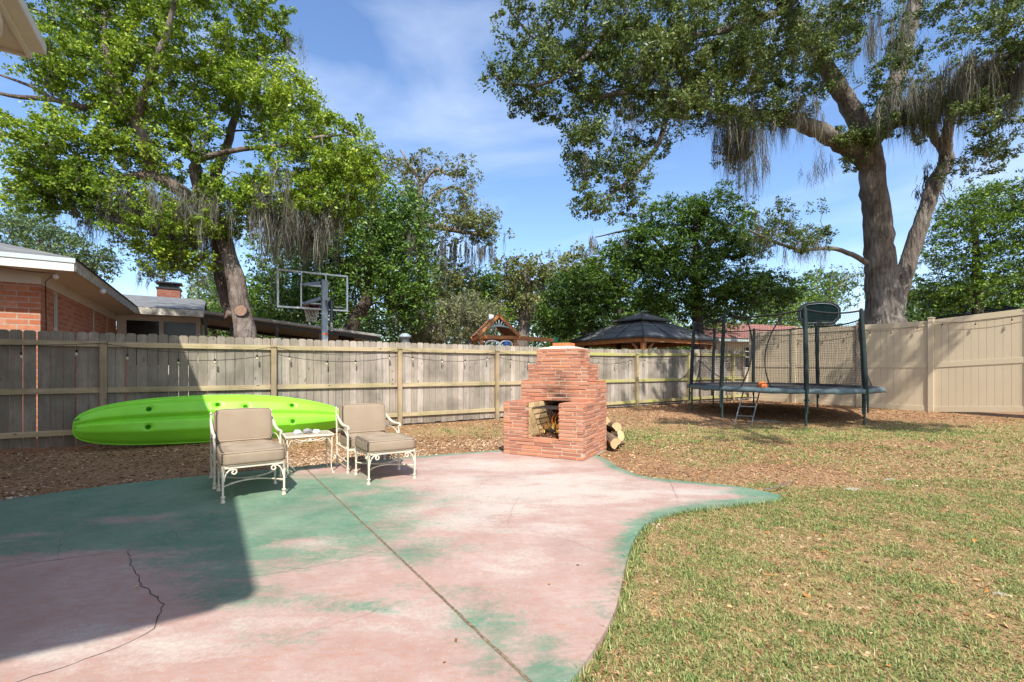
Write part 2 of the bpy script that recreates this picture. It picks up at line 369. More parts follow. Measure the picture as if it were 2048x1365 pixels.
M['ember'] = simple('fallen_ash_and_bark', (.42, .20, .08), (.10, .05, .03), 30, .9, isl=.5)
M['logbark'] = simple('log_bark', (.20, .14, .09), (.10, .07, .045), 12, .95, bump=.6, bsc=25)
M['logwood'] = simple('split_log_wood', (.62, .42, .22), (.46, .29, .15), 10, .85)
M['charlog'] = simple('charred_log', (.09, .045, .03), (.03, .02, .018), 12, .95, bump=.6)
M['cedar'] = simple('cedar_stain', (.42, .17, .055), (.30, .115, .04), 6, .7)
M['cedar_dark'] = simple('brown_cedar_shakes', (.18, .12, .085), (.11, .07, .05), 7, .85, scale=(1, 1, 6))
M['playwhite'] = simple('white_play_plastic', (.75, .77, .80), (.68, .70, .72), 5, .5)
M['playblue'] = simple('blue_play_plastic', (.04, .16, .55), (.03, .12, .45), 5, .45)
M['playgreen'] = simple('green_play_plastic', (.01, .17, .10), (.01, .13, .08), 5, .45)
M['sunburst'] = simple('pale_blue_sunburst', (.34, .45, .46), (.28, .38, .40), 5, .5)
M['gazroof'] = simple('grey_steel_gazebo_roof', (.115, .125, .135), (.16, .17, .18), 2.5, .5, .5, .2)
M['gazrib'] = simple('dark_gazebo_rib', (.05, .055, .06), (.06, .065, .07), 5, .5)
M['tpad'] = simple('blue_green_pad', (.10, .145, .155), (.065, .095, .105), 8, .6)
M['tpole'] = simple('dark_green_sleeve', (.006, .015, .015), (.012, .024, .024), 12, .75, bump=.5)
M['tleg'] = simple('green_steel_leg', (.022, .055, .055), (.035, .07, .07), 9, .45, .5, .3)
M['tnet'] = simple('black_netting', (.012, .012, .014), (.02, .02, .022), 9, .9)
M['tmat'] = simple('black_jump_mat', (.035, .035, .038), (.05, .05, .05), 15, .8)
M['steel'] = simple('galvanised_steel', (.22, .235, .24), (.16, .17, .18), 15, .4, .5, .5)
M['bboard'] = simple('dark_teal_backboard', (.001, .007, .008), (.003, .014, .014), 5, .8, .08)
M['rock_blue'] = simple('pale_blue_quartz', (.55, .60, .70), (.40, .46, .60), 20, .4, bump=.4)
M['rock_grey'] = simple('grey_geode', (.32, .30, .31), (.18, .17, .18), 22, .5, bump=.5)
M['rock_white'] = simple('white_quartz', (.72, .74, .76), (.58, .60, .62), 20, .4, bump=.4)
M['pebble'] = simple('pale_pebble', (.58, .46, .33), (.42, .31, .21), 20, .8, isl=.6)
M['stone'] = simple('flat_grey_stone', (.40, .36, .30), (.24, .21, .17), 9, .85)
def barkmat(name, a, b, lichen, la=.5):
    k = NM(name); v = k.coord(scale=(1, 1, .28)); n1 = k.noise(v, 7, 8, .75, 1.2); vo = k.vor(k.coord(scale=(1, 1, .18)), 13)
    c = k.mix(k.ramp(n1, .35, .68), a, b); c = k.mix(k.ramp(k.noise(k.coord(), 1.6, 5, .6), .45, .66, 0, la), c, lichen)
    k.base(c).rough(.95, .15); h = k.math('ADD', k.math('MULTIPLY', n1, 1.0), k.math('MULTIPLY', vo, .7)); k.bump(h, 1.0, .11); return k.m
M['bark'] = barkmat('oak_bark', (.23, .195, .165), (.055, .044, .037), (.37, .34, .30))
M['bark_left'] = barkmat('leaning_oak_bark', (.25, .19, .155), (.06, .045, .035), (.44, .39, .34), .6)
M['barkpale'] = barkmat('pale_oak_bark', (.30, .26, .22), (.13, .105, .085), (.42, .38, .34), .7)
M['barkdark'] = barkmat('dark_bark', (.09, .07, .055), (.04, .032, .026), (.15, .13, .10))
M['cutwood'] = simple('pruned_limb_wood', (.27, .17, .12), (.17, .10, .07), 14, .9)
k = NM('spanish_moss'); il = k.isl(); c = k.cramp(il, [(0, (.075, .072, .052, 1)), (.6, (.165, .16, .12, 1)), (1, (.31, .305, .25, 1))]); k.base(c).rough(1, .05)
tr = k.n('ShaderNodeBsdfTranslucent'); k.l(c, tr.inputs[0]); ms = k.n('ShaderNodeMixShader'); ms.inputs[0].default_value = .25
k.l(k.p.outputs[0], ms.inputs[1]); k.l(tr.outputs[0], ms.inputs[2]); k.l(ms.outputs[0], k.o.inputs[0]); M['moss'] = k.m
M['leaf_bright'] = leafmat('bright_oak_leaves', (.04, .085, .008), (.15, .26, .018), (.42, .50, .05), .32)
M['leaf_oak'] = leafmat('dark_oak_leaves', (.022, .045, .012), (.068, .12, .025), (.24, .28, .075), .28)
M['leaf_deep'] = leafmat('glossy_green_leaves', (.016, .038, .007), (.055, .125, .015), (.21, .33, .05), .2)
M['leaf_shade'] = leafmat('shaded_green_leaves', (.012, .032, .005), (.045, .10, .012), (.14, .24, .025), .22)  # shade on the gazebo trees is put into these darker greens
M['leaf_olive'] = leafmat('olive_leaves', (.055, .075, .022), (.14, .165, .04), (.27, .27, .075), .3)
M['leaf_lime'] = leafmat('fresh_green_leaves', (.020, .048, .005), (.07, .14, .012), (.23, .34, .03), .25)
M['leaf_pale'] = leafmat('grey_green_leaves', (.08, .10, .045), (.18, .20, .09), (.33, .33, .16), .3)
M['leaf_far'] = leafmat('far_leaves', (.04, .08, .03), (.09, .15, .05), (.17, .23, .08), .25)
k = NM('grass_blade'); il = k.isl(); c = k.cramp(il, [(0, (.09, .15, .035, 1)), (.5, (.22, .29, .085, 1)), (.8, (.38, .40, .14, 1)), (1, (.42, .42, .17, 1))]); k.base(c).rough(.55, .3)
tr = k.n('ShaderNodeBsdfTranslucent'); k.l(c, tr.inputs[0]); ms = k.n('ShaderNodeMixShader'); ms.inputs[0].default_value = .3
k.l(k.p.outputs[0], ms.inputs[1]); k.l(tr.outputs[0], ms.inputs[2]); k.l(ms.outputs[0], k.o.inputs[0]); M['grass'] = k.m
k = NM('dry_thatch'); c = k.cramp(k.isl(), [(0, (.20, .11, .05, 1)), (.5, (.40, .26, .12, 1)), (1, (.58, .44, .25, 1))]); k.base(c).rough(.9, .1); M['thatch'] = k.m
k = NM('wood_mulch'); c = k.cramp(k.isl(), [(0, (.07, .035, .018, 1)), (.4, (.22, .11, .045, 1)), (.8, (.42, .23, .10, 1)), (1, (.60, .46, .30, 1))]); k.base(c).rough(.9, .1); M['mulch'] = k.m

k = NM('leaf_litter'); c = k.cramp(k.isl(), [(0, (.18, .08, .03, 1)), (.5, (.50, .19, .05, 1)), (.85, (.62, .36, .17, 1)), (1, (.60, .52, .42, 1))]); k.base(c).rough(.85, .15); M['leaflitter'] = k.m

# ================================================================ SETTING: ground and patio
def gz(x, y):
    x = np.asarray(x, float); y = np.asarray(y, float)
    return -.035+.025*(fbm(x, y, .8, 3)-.5)+.10*sstep(9, 15, y)*sstep(0, 3, x)+.02*sstep(5, 9, y)
PATIO_PX = [(-420, 1060), (-200, 1029), (0, 1001), (240, 968), (430, 949), (610, 933), (720, 923), (860, 911), (1000, 900), (1100, 897), (1180, 906), (1215, 919), (1234, 934), (1262, 946),
            (1290, 954), (1340, 960), (1400, 965.5), (1470, 972), (1530, 983), (1572, 993), (1530, 999), (1480, 1004), (1400, 1013), (1350, 1021), (1318, 1032), (1290, 1046), (1270, 1072), (1257, 1105), (1248, 1140),
            (1240, 1185), (1229, 1225), (1205, 1272), (1172, 1322), (1135, 1368), (1080, 1450)]
PP = [G(*p) for p in PATIO_PX]+[Vector((-.25, .8, 0)), Vector((-.8, -1.0, 0)), Vector((-9, -3.0, 0)), Vector((-12, 2.0, 0))]
# smooth outline
def chaikin(P, it=2):
    for _ in range(it):
        Q = []
        for i in range(len(P)):
            a, b = P[i], P[(i+1) % len(P)]; Q += [a*.75+b*.25, a*.25+b*.75]
        P = Q
    return P
PO = chaikin(PP, 2)
POA = np.array([(p.x, p.y) for p in PO])
def inside(x, y, poly=POA):
    x = np.asarray(x); y = np.asarray(y); r = np.zeros(x.shape, bool)
    for i in range(len(poly)):
        x1, y1 = poly[i]; x2, y2 = poly[i-1]
        c = ((y1 > y) != (y2 > y)) & (x < (x2-x1)*(y-y1)/(y2-y1+1e-12)+x1); r ^= c
    return r
def distpoly(x, y, poly=POA, closed=True):
    d = np.full(np.shape(x), 1e9)
    for i in range(len(poly)):
        if not closed and i == 0: continue
        a = poly[i-1]; b = poly[i]; ab = b-a; L2 = (ab**2).sum()+1e-12
        t = np.clip(((x-a[0])*ab[0]+(y-a[1])*ab[1])/L2, 0, 1)
        d = np.minimum(d, np.hypot(x-a[0]-t*ab[0], y-a[1]-t*ab[1]))
    return d

xs = np.concatenate([np.linspace(-90, -14, 16), np.linspace(-13, 16, 190), np.linspace(17, 90, 16)])
ys = np.concatenate([np.linspace(-30, -2, 8), np.linspace(-1.5, 21, 150), np.linspace(22, 160, 24)])
GX, GY = np.meshgrid(xs, ys); Z = gz(GX, GY)
Z = np.where(inside(GX, GY) & (distpoly(GX, GY) > .12), -.12, Z)
V = np.stack([GX.ravel(), GY.ravel(), Z.ravel()], 1); nx, ny = len(xs), len(ys)
I = np.arange(nx*ny).reshape(ny, nx); F = np.stack([I[:-1, :-1], I[:-1, 1:], I[1:, 1:], I[1:, :-1]], -1).reshape(-1, 4)
k = NM('yard_soil'); wv = k.world()
n1 = k.noise(wv, .9, 6, .65); n2 = k.noise(wv, 14, 6, .7); n3 = k.noise(wv, 60, 4, .8)
c = k.mix(k.ramp(n1, .35, .65), (.25, .13, .065), (.36, .215, .115))
c = k.mix(k.ramp(n2, .42, .7), c, (.16, .09, .05)); c = k.mix(k.ramp(n3, .5, .75, 0, .6), c, (.58, .42, .27))
gm = k.math('MULTIPLY', k.attr('lawn'), k.ramp(k.noise(wv, 3.5, 6, .75), .35, .6, .15, 1))
c = k.mix(k.math('MULTIPLY', gm, .75), c, k.mix(k.ramp(n2, .3, .7), (.19, .18, .06), (.36, .31, .13)))
k.base(c).rough(.97, .1); k.bump(k.math('ADD', n2, k.math('MULTIPLY', n3, .5)), .7, .02)
ground = npmesh('ground', V, F, k.m, smooth=True); tag(ground, 'brown mulch and dirt yard with patchy dry grass', kind='structure')

# how grassy the yard is, 0..1
def dpos(px, py):
    g = G(px, py); return g.x, g.y
def lawn(x, y):
    x = np.asarray(x, float); y = np.asarray(y, float)
    py = HY+EYE*FPX/np.maximum(y, .3); px = CX+FPX*x/np.maximum(y, .3)      # plan zones measured off the yard
    near = sstep(5.0, 4.15, y+1.1*(fbm(x, y, 1.1)-.5)-.03*(x-2))*sstep(.2, .6, x)            # front right lawn
    near = np.where((y < 4.9), near, near)
    band = np.exp(-((y-8.2-.1*x+1.2*(fbm(x, y, .7)-.5))/1.05)**2)*sstep(1.2, 2.0, x)*1.0
    right = np.exp(-((x-6.5)/1.5)**2)*sstep(8.5, 6.5, y)*.45
    d, n = CA*x+SA*y, -SA*x+CA*y
    strip = np.exp(-((n-8.3+.9*(fbm(x, y, 1.0)-.5))/.5)**2)*.45*sstep(4.2, 2.5, x)*sstep(0.2,.5,fbm(x,y,.6))
    fpatch = .7*np.exp(-(((x+.9)/1.4)**2+((y-9.2)/.8)**2))
    farr = .75*sstep(.44, .6, fbm(x, y, .6))*sstep(1.5, 2.5, x)*sstep(12, 9.5, y)
    g = np.maximum.reduce([near, band, right, strip, fpatch, farr*.6])
    return np.clip(g, 0, 1)
at = ground.data.attributes.new('lawn', 'FLOAT', 'POINT'); at.data.foreach_set('value', lawn(GX, GY).ravel().astype(np.float32))

# patio slab: outline cut into a fine grid so paint wear can follow it
bm = bmesh.new()
vv = [bm.verts.new((p.x, p.y, 0)) for p in PO]; bm.faces.new(vv)
for a, lo, hi in ((0, -7.5, 3.9), (1, .6, 7.6)):
    for t in np.arange(lo, hi, .075):
        co = (t, 0, 0) if a == 0 else (0, t, 0); no = (1, 0, 0) if a == 0 else (0, 1, 0)
        bmesh.ops.bisect_plane(bm, geom=bm.verts[:]+bm.edges[:]+bm.faces[:], plane_co=co, plane_no=no)
bmesh.ops.recalc_face_normals(bm, faces=bm.faces)
if sum(f.normal.z for f in bm.faces) < 0: bmesh.ops.reverse_faces(bm, faces=bm.faces)
be = [e for e in bm.edges if len(e.link_faces) == 1]
r = bmesh.ops.extrude_edge_only(bm, edges=be)
for g_ in r['geom']:
    if isinstance(g_, bmesh.types.BMVert): g_.co.z = -.14
bmesh.ops.recalc_face_normals(bm, faces=bm.faces)
me = bpy.data.meshes.new('patio'); bm.to_mesh(me); bm.free()
patio = bpy.data.objects.new('patio', me); COL.objects.link(patio); tag(patio, 'painted concrete patio with worn pink paint and green border', kind='structure')
co = np.empty(len(me.vertices)*3, np.float32); me.vertices.foreach_get('co', co); co = co.reshape(-1, 3); X, Y = co[:, 0].astype(float), co[:, 1].astype(float)
def blobs(lst):
    t = np.zeros(len(X))
    for (px, py, rx, ry, a) in lst:
        g = G(px, py); t = np.maximum(t, a*np.exp(-(((X-g.x)/rx)**2+((Y-g.y)/ry)**2)))
    return t
de = distpoly(X, Y)
outer = POA[np.array([i for i, p in enumerate(POA) if p[0] > -9 and p[1] > 1.9 and p[0] < 4.2])]
jd, jn = CA*X+SA*Y, -SA*X+CA*Y
jx = CA*(-2.55)+SA*5.72                      # fence-wise coordinate of the joint
leftz = sstep(-.0, -.5, jd-jx-.1)            # left of the joint
farz = sstep(3.0, 4.2, Y-.25*(X+2))
green = np.maximum.reduce([np.exp(-(de/.13)**2)*.95*sstep(2.0, 3.5, Y), leftz*farz*1.0,
    blobs([(640, 975, .7, .6, 1.1), (760, 1000, .5, .5, .9), (720, 1070, .45, .6, .8), (560, 1040, 1.0, .8, 1.3), (250, 1080, 1.6, .5, 1.0), (640, 1120, .4, .3, .8), (430, 1190, .40, .25, 1.0), (470, 1140, .45, .3, 1.0), (350, 1120, .5, .2, .9), (820, 1110, .3, .3, .7), (900, 1180, .22, .12, .55), (700, 1215, .35, .10, .6), (1000, 1270, .16, .2, .7), (500, 1100, .6, .35, 1), (880, 1100, .35, .25, .45), (600, 1060, .5, .5, .8), (560, 1110, .5, .3, .7), (300, 1010, 1.6, .6, 1), (150, 1060, 1.4, .5, 1),
           (400, 1090, .6, .25, .9), (350, 1170, .35, .15, .85), (450, 1150, .35, .2, .85), (640, 1190, .2, .08, .6), (820, 1170, .25, .08, .6), (760, 1210, .2, .1, .5), (960, 1240, .18, .25, .6), (1090, 1290, .12, .12, .75), (1100, 1350, .2, .12, .9),
           (560, 1270, .3, .1, .45), (880, 1000, .5, .3, .35), (1520, 985, .35, .25, 1), (1240, 1130, .08, .25, .35), (1205, 1220, .06, .15, .5), (1190, 908, .3, .3, .9), (980, 902, .7, .12, 1), (1000, 1330, .2, .1, .5)])])
pink = blobs([(520, 1025, .0001, .0001, 0), (250, 1040, .3, .12, .75), (330, 1030, .12, .08, .7), (150, 1125, .45, .25, .9), (180, 1230, .6, .3, 1), (600, 1085, .22, .12, .55), (700, 1150, .5, .2, .7), (520, 1130, .2, .1, .4), (60, 1070, .2, .08, .6), (120, 1200, .8, .3, 1), (400, 1130, .2, .06, .3)])
green = np.clip(green-pink*.75, 0, 1)
white = blobs([(1060, 985, 1.2, .55, 1.05), (1250, 985, .6, .25, 1), (780, 1230, .4, .15, .6), (560, 1240, .5, .12, .6), (850, 1090, .3, .12, .5), (1000, 930, 1.1, .5, .9), (920, 960, .6, .4, .8), (1120, 960, .9, .4, 1), (830, 1020, .3, .15, .9), (1000, 1010, .5, .45, 1), (930, 1040, .4, .3, .9), (1180, 980, .7, .3, 1), (1400, 985, .5, .15, .9), (1100, 1060, .4, .3, .6), (640, 1085, .25, .12, .8),
               (230, 1290, .5, .15, .8), (100, 1310, .4, .1, .7), (30, 1010, .5, .15, .3), (880, 1250, .3, .12, .4), (1020, 1130, .35, .3, .6), (340, 1025, .08, .08, .8), (1350, 1000, .3, .1, .6)])
for nm, ar in (('green', green), ('worn', white)):
    a = me.attributes.new(nm, 'FLOAT', 'POINT'); a.data.foreach_set('value', ar.astype(np.float32))
k = NM('painted_concrete'); wv = k.world()
stv = k.world(scale=(1.6, 4.2, 1), rot=(0, 0, -.5))
na = k.noise(stv, 1.5, 8, .68, .5); nb = k.noise(wv, 2.3, 8, .7); nc = k.noise(wv, 45, 4, .7); nd = k.noise(stv, 6.5, 7, .72)
pk = k.mix(k.ramp(nb, .36, .66), (.35, .225, .185), (.42, .31, .27)); pk = k.mix(k.ramp(nd, .47, .66, 0, .75), pk, (.37, .195, .14))
wf = k.math('ADD', k.attr('worn'), k.math('MULTIPLY', k.math('SUBTRACT', na, .5), 2.4)); wf = k.math('ADD', wf, k.math('MULTIPLY', k.math('SUBTRACT', nd, .5), 1.4)); wf = k.math('ADD', wf, k.math('MULTIPLY', k.math('SUBTRACT', k.noise(wv, 34, 6, .78), .5), 1.3))
c = k.mix(k.ramp(wf, .22, .95, 0, .95), pk, k.mix(k.ramp(nc, .35, .7), (.50, .435, .38), (.43, .365, .315)))
gr = k.mix(k.ramp(nb, .35, .68), (.07, .17, .105), (.17, .265, .175)); gr = k.mix(k.ramp(nd, .5, .72, 0, .7), gr, (.27, .27, .21))
gf = k.math('ADD', k.attr('green'), k.math('MULTIPLY', k.math('SUBTRACT', na, .5), 1.5)); gf = k.math('ADD', gf, k.math('MULTIPLY', k.math('SUBTRACT', nd, .5), 1.3)); nf = k.noise(wv, 28, 6, .75); gf = k.math('ADD', gf, k.math('MULTIPLY', k.math('SUBTRACT', nf, .5), 1.1))
c = k.mix(k.ramp(gf, .22, .82), c, gr)
sp = k.noise(wv, 7, 8, .8); c = k.mix(k.ramp(sp, .62, .72, 0, .4), c, (.62, .52, .44))
c = k.mix(k.ramp(nc, .55, .8, 0, .45), c, (.24, .17, .13)); c = k.mix(k.ramp(k.noise(wv, 110, 2), .66, .74, 0, .5), c, (.78, .72, .66))
dz = k.noise(wv, .9, 6, .7); c = k.mix(k.ramp(dz, .5, .72, 0, .45), c, (.22, .17, .15))
k.base(c).rough(k.ramp(nb, .3, .7, .62, .85), .35); k.bump(k.math('ADD', k.math('MULTIPLY', nc, .5), sp), .35, .006)
me.materials.append(k.m)
# joint and cracks: thin recess filled with grit, as parts of the slab
def strip(name, pts, wfun, m, z=.003, jit=.006):
    P = []
    for i in range(len(pts)-1):
        a, b = pts[i], pts[i+1]; n = max(2, int((b-a).length/.035))
        for j in range(n): P.append(a.lerp(b, j/n))
    P.append(pts[-1]); V_ = []; F_ = []
    for i, p in enumerate(P):
        t = (P[min(i+1, len(P)-1)]-P[max(i-1, 0)]).normalized(); s_ = Vector((-t.y, t.x, 0)); ww = wfun(i/(len(P)-1))*random.uniform(*((.5, 1.4) if jit > .005 else (.8, 1.15)))
        o_ = s_*random.uniform(-jit, jit)
        V_ += [p+o_+s_*ww+Vector((0, 0, z)), p+o_-s_*ww+Vector((0, 0, z))]
        if i: F_.append((2*i-2, 2*i-1, 2*i+1, 2*i))
    mb = MB(); mb.add(V_, F_); return mb.build(name, m, patio)
M['grit'] = simple('joint_grit', (.26, .19, .12), (.07, .055, .035), 45, .95, bump=.5, bsc=120)
M['crack'] = simple('crack_dirt', (.11, .065, .045), (.05, .035, .025), 60, .95)
strip('expansion_joint', [G(607, 933.5), G(1082, 1385)], lambda t: .0075, M['grit'], jit=.002)
for pts, w0 in (([(-20, 1141), (60, 1128), (130, 1118), (245, 1104)], .0045), ([(258, 1100), (262, 1130), (285, 1172), (300, 1183), (325, 1210), (318, 1240), (310, 1258), (240, 1295), (120, 1338), (40, 1362), (0, 1378)], .0055),
                ([(325, 1207), (400, 1180), (510, 1153), (640, 1132), (755, 1101)], .0022), ([(118, 1118), (120, 1085), (135, 1062)], .002), ([(345, 1057), (360, 1085), (440, 1075)], .002),
                ([(1335, 957), (1345, 975), (1357, 1003)], .003), ([(1015, 1052), (1024, 1018), (1045, 985)], .002), ([(935, 985), (985, 955), (1040, 930)], .0015), ([(1060, 1062), (1130, 1078), (1200, 1105), (1250, 1112)], .002), ([(545, 1290), (700, 1240), (850, 1190)], .0012)):
    strip('crack', [G(*p) for p in pts], (lambda w0: (lambda t: w0*.5*(1.0-.5*abs(2*t-1))))(w0), M['crack'], z=.002, jit=.009)

# ================================================================ WOODEN FENCE
fence = thing('wooden_fence', 'weathered grey dog-ear picket fence running behind the kayak and patio', 'fence', FD(0, 9.9, 0), FROT)
S0, SP, SEND = -1.555, 2.45, 16.47
posts = [S0+SP*i for i in range(-2, 8)]
ztop = lambda s: 1.80+.10*float(sstep(9, 15, s))
rtop = lambda s: 1.655+.025*float(sstep(0, 3, s))+.09*float(sstep(9, 15, s))
mtop = lambda s: .915+.03*float(sstep(10, 15, s))
def gzf(d, n): p = FD(d, n); return float(gz(p.x, p.y))
edges = posts+[SEND]
stake_s = toFD(W(251, 740, 17.205/(2.6796-251/FPX*1.0+0) if False else 930*18.5/(2492-251)))[0]
for i in range(len(edges)-1):
    s = edges[i]; e = min(edges[i+1], SEND); mb = MB()
    while s < e-.02:
        wd = random.uniform(.128, .142); gap = random.uniform(.004, .011)
        if s < -2 and random.random() < .55: gap = random.uniform(.012, .028)
        if abs(s+wd+gap/2-stake_s) < .08: wd = stake_s-.010-s; gap = .020
        wd = min(wd, e-s)
        if wd < .02: break
        zt = ztop(s)+random.uniform(-.008, .008); zb = .03+gzf(s, 9.9)+random.uniform(-.01, .02); c_ = .028; y0 = random.uniform(0, .004); y1 = .02
        if s < -4.2: zt += .01
        poly = [(s, zb), (s+wd, zb), (s+wd, zt-c_), (s+wd-c_*.35, zt-c_*.35), (s+wd-c_, zt), (s+c_, zt), (s+c_*.35, zt-c_*.35), (s, zt-c_)]
        mb.prism(poly, y0, y1); s += wd+gap
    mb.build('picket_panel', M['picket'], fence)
for s in posts:
    mb = MB(); h = rtop(s)+.012; b = gzf(s, 9.8)-.1; mb.box((s, -.048, (h+b)/2), (.09, .09, h-b)); mb.build('post', M['post'], fence, bevel=.004)
for i in range(len(edges)-1):
    a, b = edges[i]+.047, edges[i+1]-(.047 if i < len(edges)-2 else 0)
    for zf, hh in ((rtop, .085), (mtop, .088), (lambda s: .26+.03*float(sstep(8, 14, s)), .085)):
        mb = MB(); mb.bar((a, -.0225, zf(a)-hh/2+random.uniform(-.004, .004)), (b, -.0225, zf(b)-hh/2), .038, hh); mb.build('rail', M['rail'], fence, bevel=.003)
mb = MB(); mb.tube([(0, 0, -.05), (0, 0, 1.35)], .007, 8); st = mb.build('driveway_marker', M['orange'])
st.location = FD(stake_s, 9.9+.045, 0); tag(st, 'thin orange marker stake seen through the gap between two pickets above the kayak', 'stake')

# ================================================================ VINYL FENCE
VD = 16.55
vf = thing('vinyl_fence', 'tall tan vinyl privacy fence behind the trampoline on the right', 'fence', FD(VD, 9.75, 0), FROT)
vp = [9.72, 8.22, 6.32, 4.63, 2.75, .85, -1.0]; vz = [.06, .05, .03, .02, .14, .2, .25]; vt = [2.56, 2.56, 2.56, 2.55, 2.68, 2.74, 2.8]
for i, n in enumerate(vp):
    y = n-9.75; mb = MB(); t = vt[i]+.06; mb.box((0, y, (t+vz[i]-.2)/2), (.127, .127, t-vz[i]+.2)); po = mb.build('post', M['vinyl'], vf, bevel=.006)
    mb = MB(); mb.box((0, y, t+.012), (.148, .148, .024)); mb.lathe([(.09, .0), (.0, .022)], (0, y, t+.024), 4, Matrix.Rotation(R(45), 3, 'Z'), False); mb.build('post_cap', M['vinyl'], vf, bevel=.003)
for i in range(len(vp)-1):
    y0, y1 = vp[i]-9.75-.064, vp[i+1]-9.75+.064; a0, a1 = vz[i]+.03, vz[i+1]+.03
    if i == 3: a0 = .05; a1 = .17
    t0, t1 = vt[i], vt[i+1]
    if i == 3: t0 = 2.57; t1 = 2.69
    mid0, mid1 = a0+1.20, a1+1.20
    for z0, z1, hh, nm in ((t0-.075, t1-.075, .15, 0), (mid0+.075, mid1+.075, .14, 0), (a0+.075, a1+.075, .15, 0)):
        mb = MB(); mb.bar((0, y0, z0), (0, y1, z1), .05, hh); mb.build('rail', M['vinyl'], vf, bevel=.004)
    mb = MB(); nb = max(4, int(round((y0-y1)/.152))); st_ = (y0-y1)/nb
    for j in range(nb):
        ya, yb = y0-j*st_-.002, y0-(j+1)*st_+.002; fa, fb = (y0-ya)/(y0-y1), (y0-yb)/(y0-y1)
        zl = a0+(a1-a0)*fa+.02; zh = t0+(t1-t0)*fa-.02; zl2 = a0+(a1-a0)*fb+.02; zh2 = t0+(t1-t0)*fb-.02
        mb.add([(-.011, ya, zl), (-.011, yb, zl2), (-.011, yb, zh2), (-.011, ya, zh), (.011, ya, zl), (.011, yb, zl2), (.011, yb, zh2), (.011, ya, zh)], [(0, 1, 2, 3), (7, 6, 5, 4), (0, 4, 5, 1), (3, 2, 6, 7), (0, 3, 7, 4), (1, 5, 6, 2)])
    mb.add([(.004, y0, a0), (.004, y1, a1), (.004, y1, t1-.03), (.004, y0, t0-.03), (.008, y0, a0), (.008, y1, a1), (.008, y1, t1-.03), (.008, y0, t0-.03)], [(0, 1, 2, 3), (7, 6, 5, 4)])
    mb.build('panel', M['vinyl'], vf, bevel=.002)

# ================================================================ STRING LIGHTS
def string_lights(label, pts_list, bulbs_per, drop=.05):
    o = pts_list[0]; t = thing('string_lights', label, 'string lights', (o[0], o[1], 0)); O = Vector((o[0], o[1], 0))
    mb = MB(); hang = []
    for (a, b, sag, nb) in zip(pts_list[:-1], pts_list[1:], bulbs_per[0], bulbs_per[1]):
        a = Vector(a)-O; b = Vector(b)-O; P = []
        for i in range(17):
            f = i/16; p = a.lerp(b, f); p.z -= sag*4*f*(1-f); P.append(p)
        mb.tube(P, .0045, 5)
        for j in range(nb):
            f = (j+.5)/nb+random.uniform(-.03, .03); p = a.lerp(b, f); p.z -= sag*4*f*(1-f); hang.append(p)
    mb.build('cord', M['cord'], t)
    for p in hang:
        dx, dy = random.uniform(-.01, .01), random.uniform(-.01, .01); dr = drop*random.uniform(.8, 1.2)
        m2 = MB(); m2.tube([p, p+Vector((dx, dy, -dr))], .003, 5); m2.lathe([(0, 0), (.013, -.002), (.015, -.02), (.014, -.045), (.0, -.047)], p+Vector((dx, dy, -dr)), 10)
        s_ = m2.build('socket', M['cord'], t)
        m3 = MB(); m3.lathe([(.010, 0), (.016, -.012), (.0185, -.028), (.014, -.044), (.005, -.052), (0, -.053)], p+Vector((dx, dy, -dr-.046)), 10); m3.build('bulb', M['bulb'], s_)
pts = []
for s in posts[1:]:
    q = FD(s, 9.9-.105, rtop(s)-.03); pts.append(q)
sags = [.06, .13, .14, .12, .13, .16, .17, .18][:len(pts)-1]
string_lights('black cord of clear bulbs sagging from post to post along the wooden fence', pts, (sags, [4, 4, 4, 4, 4, 4, 4, 3]), .10)
vpt = [FD(VD-.075, 9.6, 2.36), FD(VD-.075, 8.22, 2.42), FD(VD-.075, 6.32, 2.42), FD(VD-.075, 4.63, 2.52), FD(VD-.075, 2.75, 2.56), FD(VD-.075, .85, 2.7)]
string_lights('black cord of clear bulbs strung along the tan vinyl fence', vpt, ([.10, .1, .13, .10, .07], [2, 3, 3, 3, 3]), .05)

# ================================================================ KAYAK leaning on its side against the fence
kl = 4.05; kc = FD(.20, 9.36, 0)
kay = thing('kayak', 'long lime green kayak lying on its side with its hull facing the patio', 'kayak', (kc.x, kc.y, -.02), FROT)
th = R(20); A_ = Vector((0, math.sin(th), math.cos(th))); N_ = Vector((0, -math.cos(th), math.sin(th)))
def Wk(s):
    a = abs(s); e = 2.5 if s < 0 else 2.1
    return .402*max(0, 1-a**2.6)**.32 if s < 0 else .402*max(0, 1-a**2.1)**.6
def kpt(s, v, side=1):
    sx = s*kl/2; w_ = Wk(s); cz = .395-.04*s-.07*s*s
    endf = max(0, 1-abs(s)**5)**.5
    v_ = max(-1, min(1, v))
    prof = float(np.interp(abs(v_), [0, .5, .58, .84, .90, 1], [1, .90, .86, .42, .30, 0]))
    if side > 0:
        h = .27*endf*prof
        keel = math.exp(-((v_)/.10)**2); h -= .075*math.exp(-((v_+.02)/.11)**2)*endf*(1-.45*sstep(-.2, .5, s))*(1-.6*math.exp(-((s+.15)/.5)**2)*0)
        h -= .022*math.exp(-((v_-.80)/.035)**2)*endf*(1-float(sstep(-.4, .1, s)))
        if s < -.45:  # bow: ridge line fans in
            h += .05*sstep(-.45, -1, s)*math.exp(-((v_-.0)/.5)**2)*endf
        for (us, uv) in SCUP: 
            dd = ((s-us)*kl/2)**2+((v_-uv)*w_)**2
            if dd < .02: h -= .040*math.exp(-dd/.0020)
    else:
        h = -.10*endf*prof**.5
        h += .05*math.exp(-((v_)/.4)**4)*sstep(.9, .7, abs(s))
    return Vector((sx, 0, cz))+A_*(v_*w_)+N_*h+Vector((0, .02, 0))
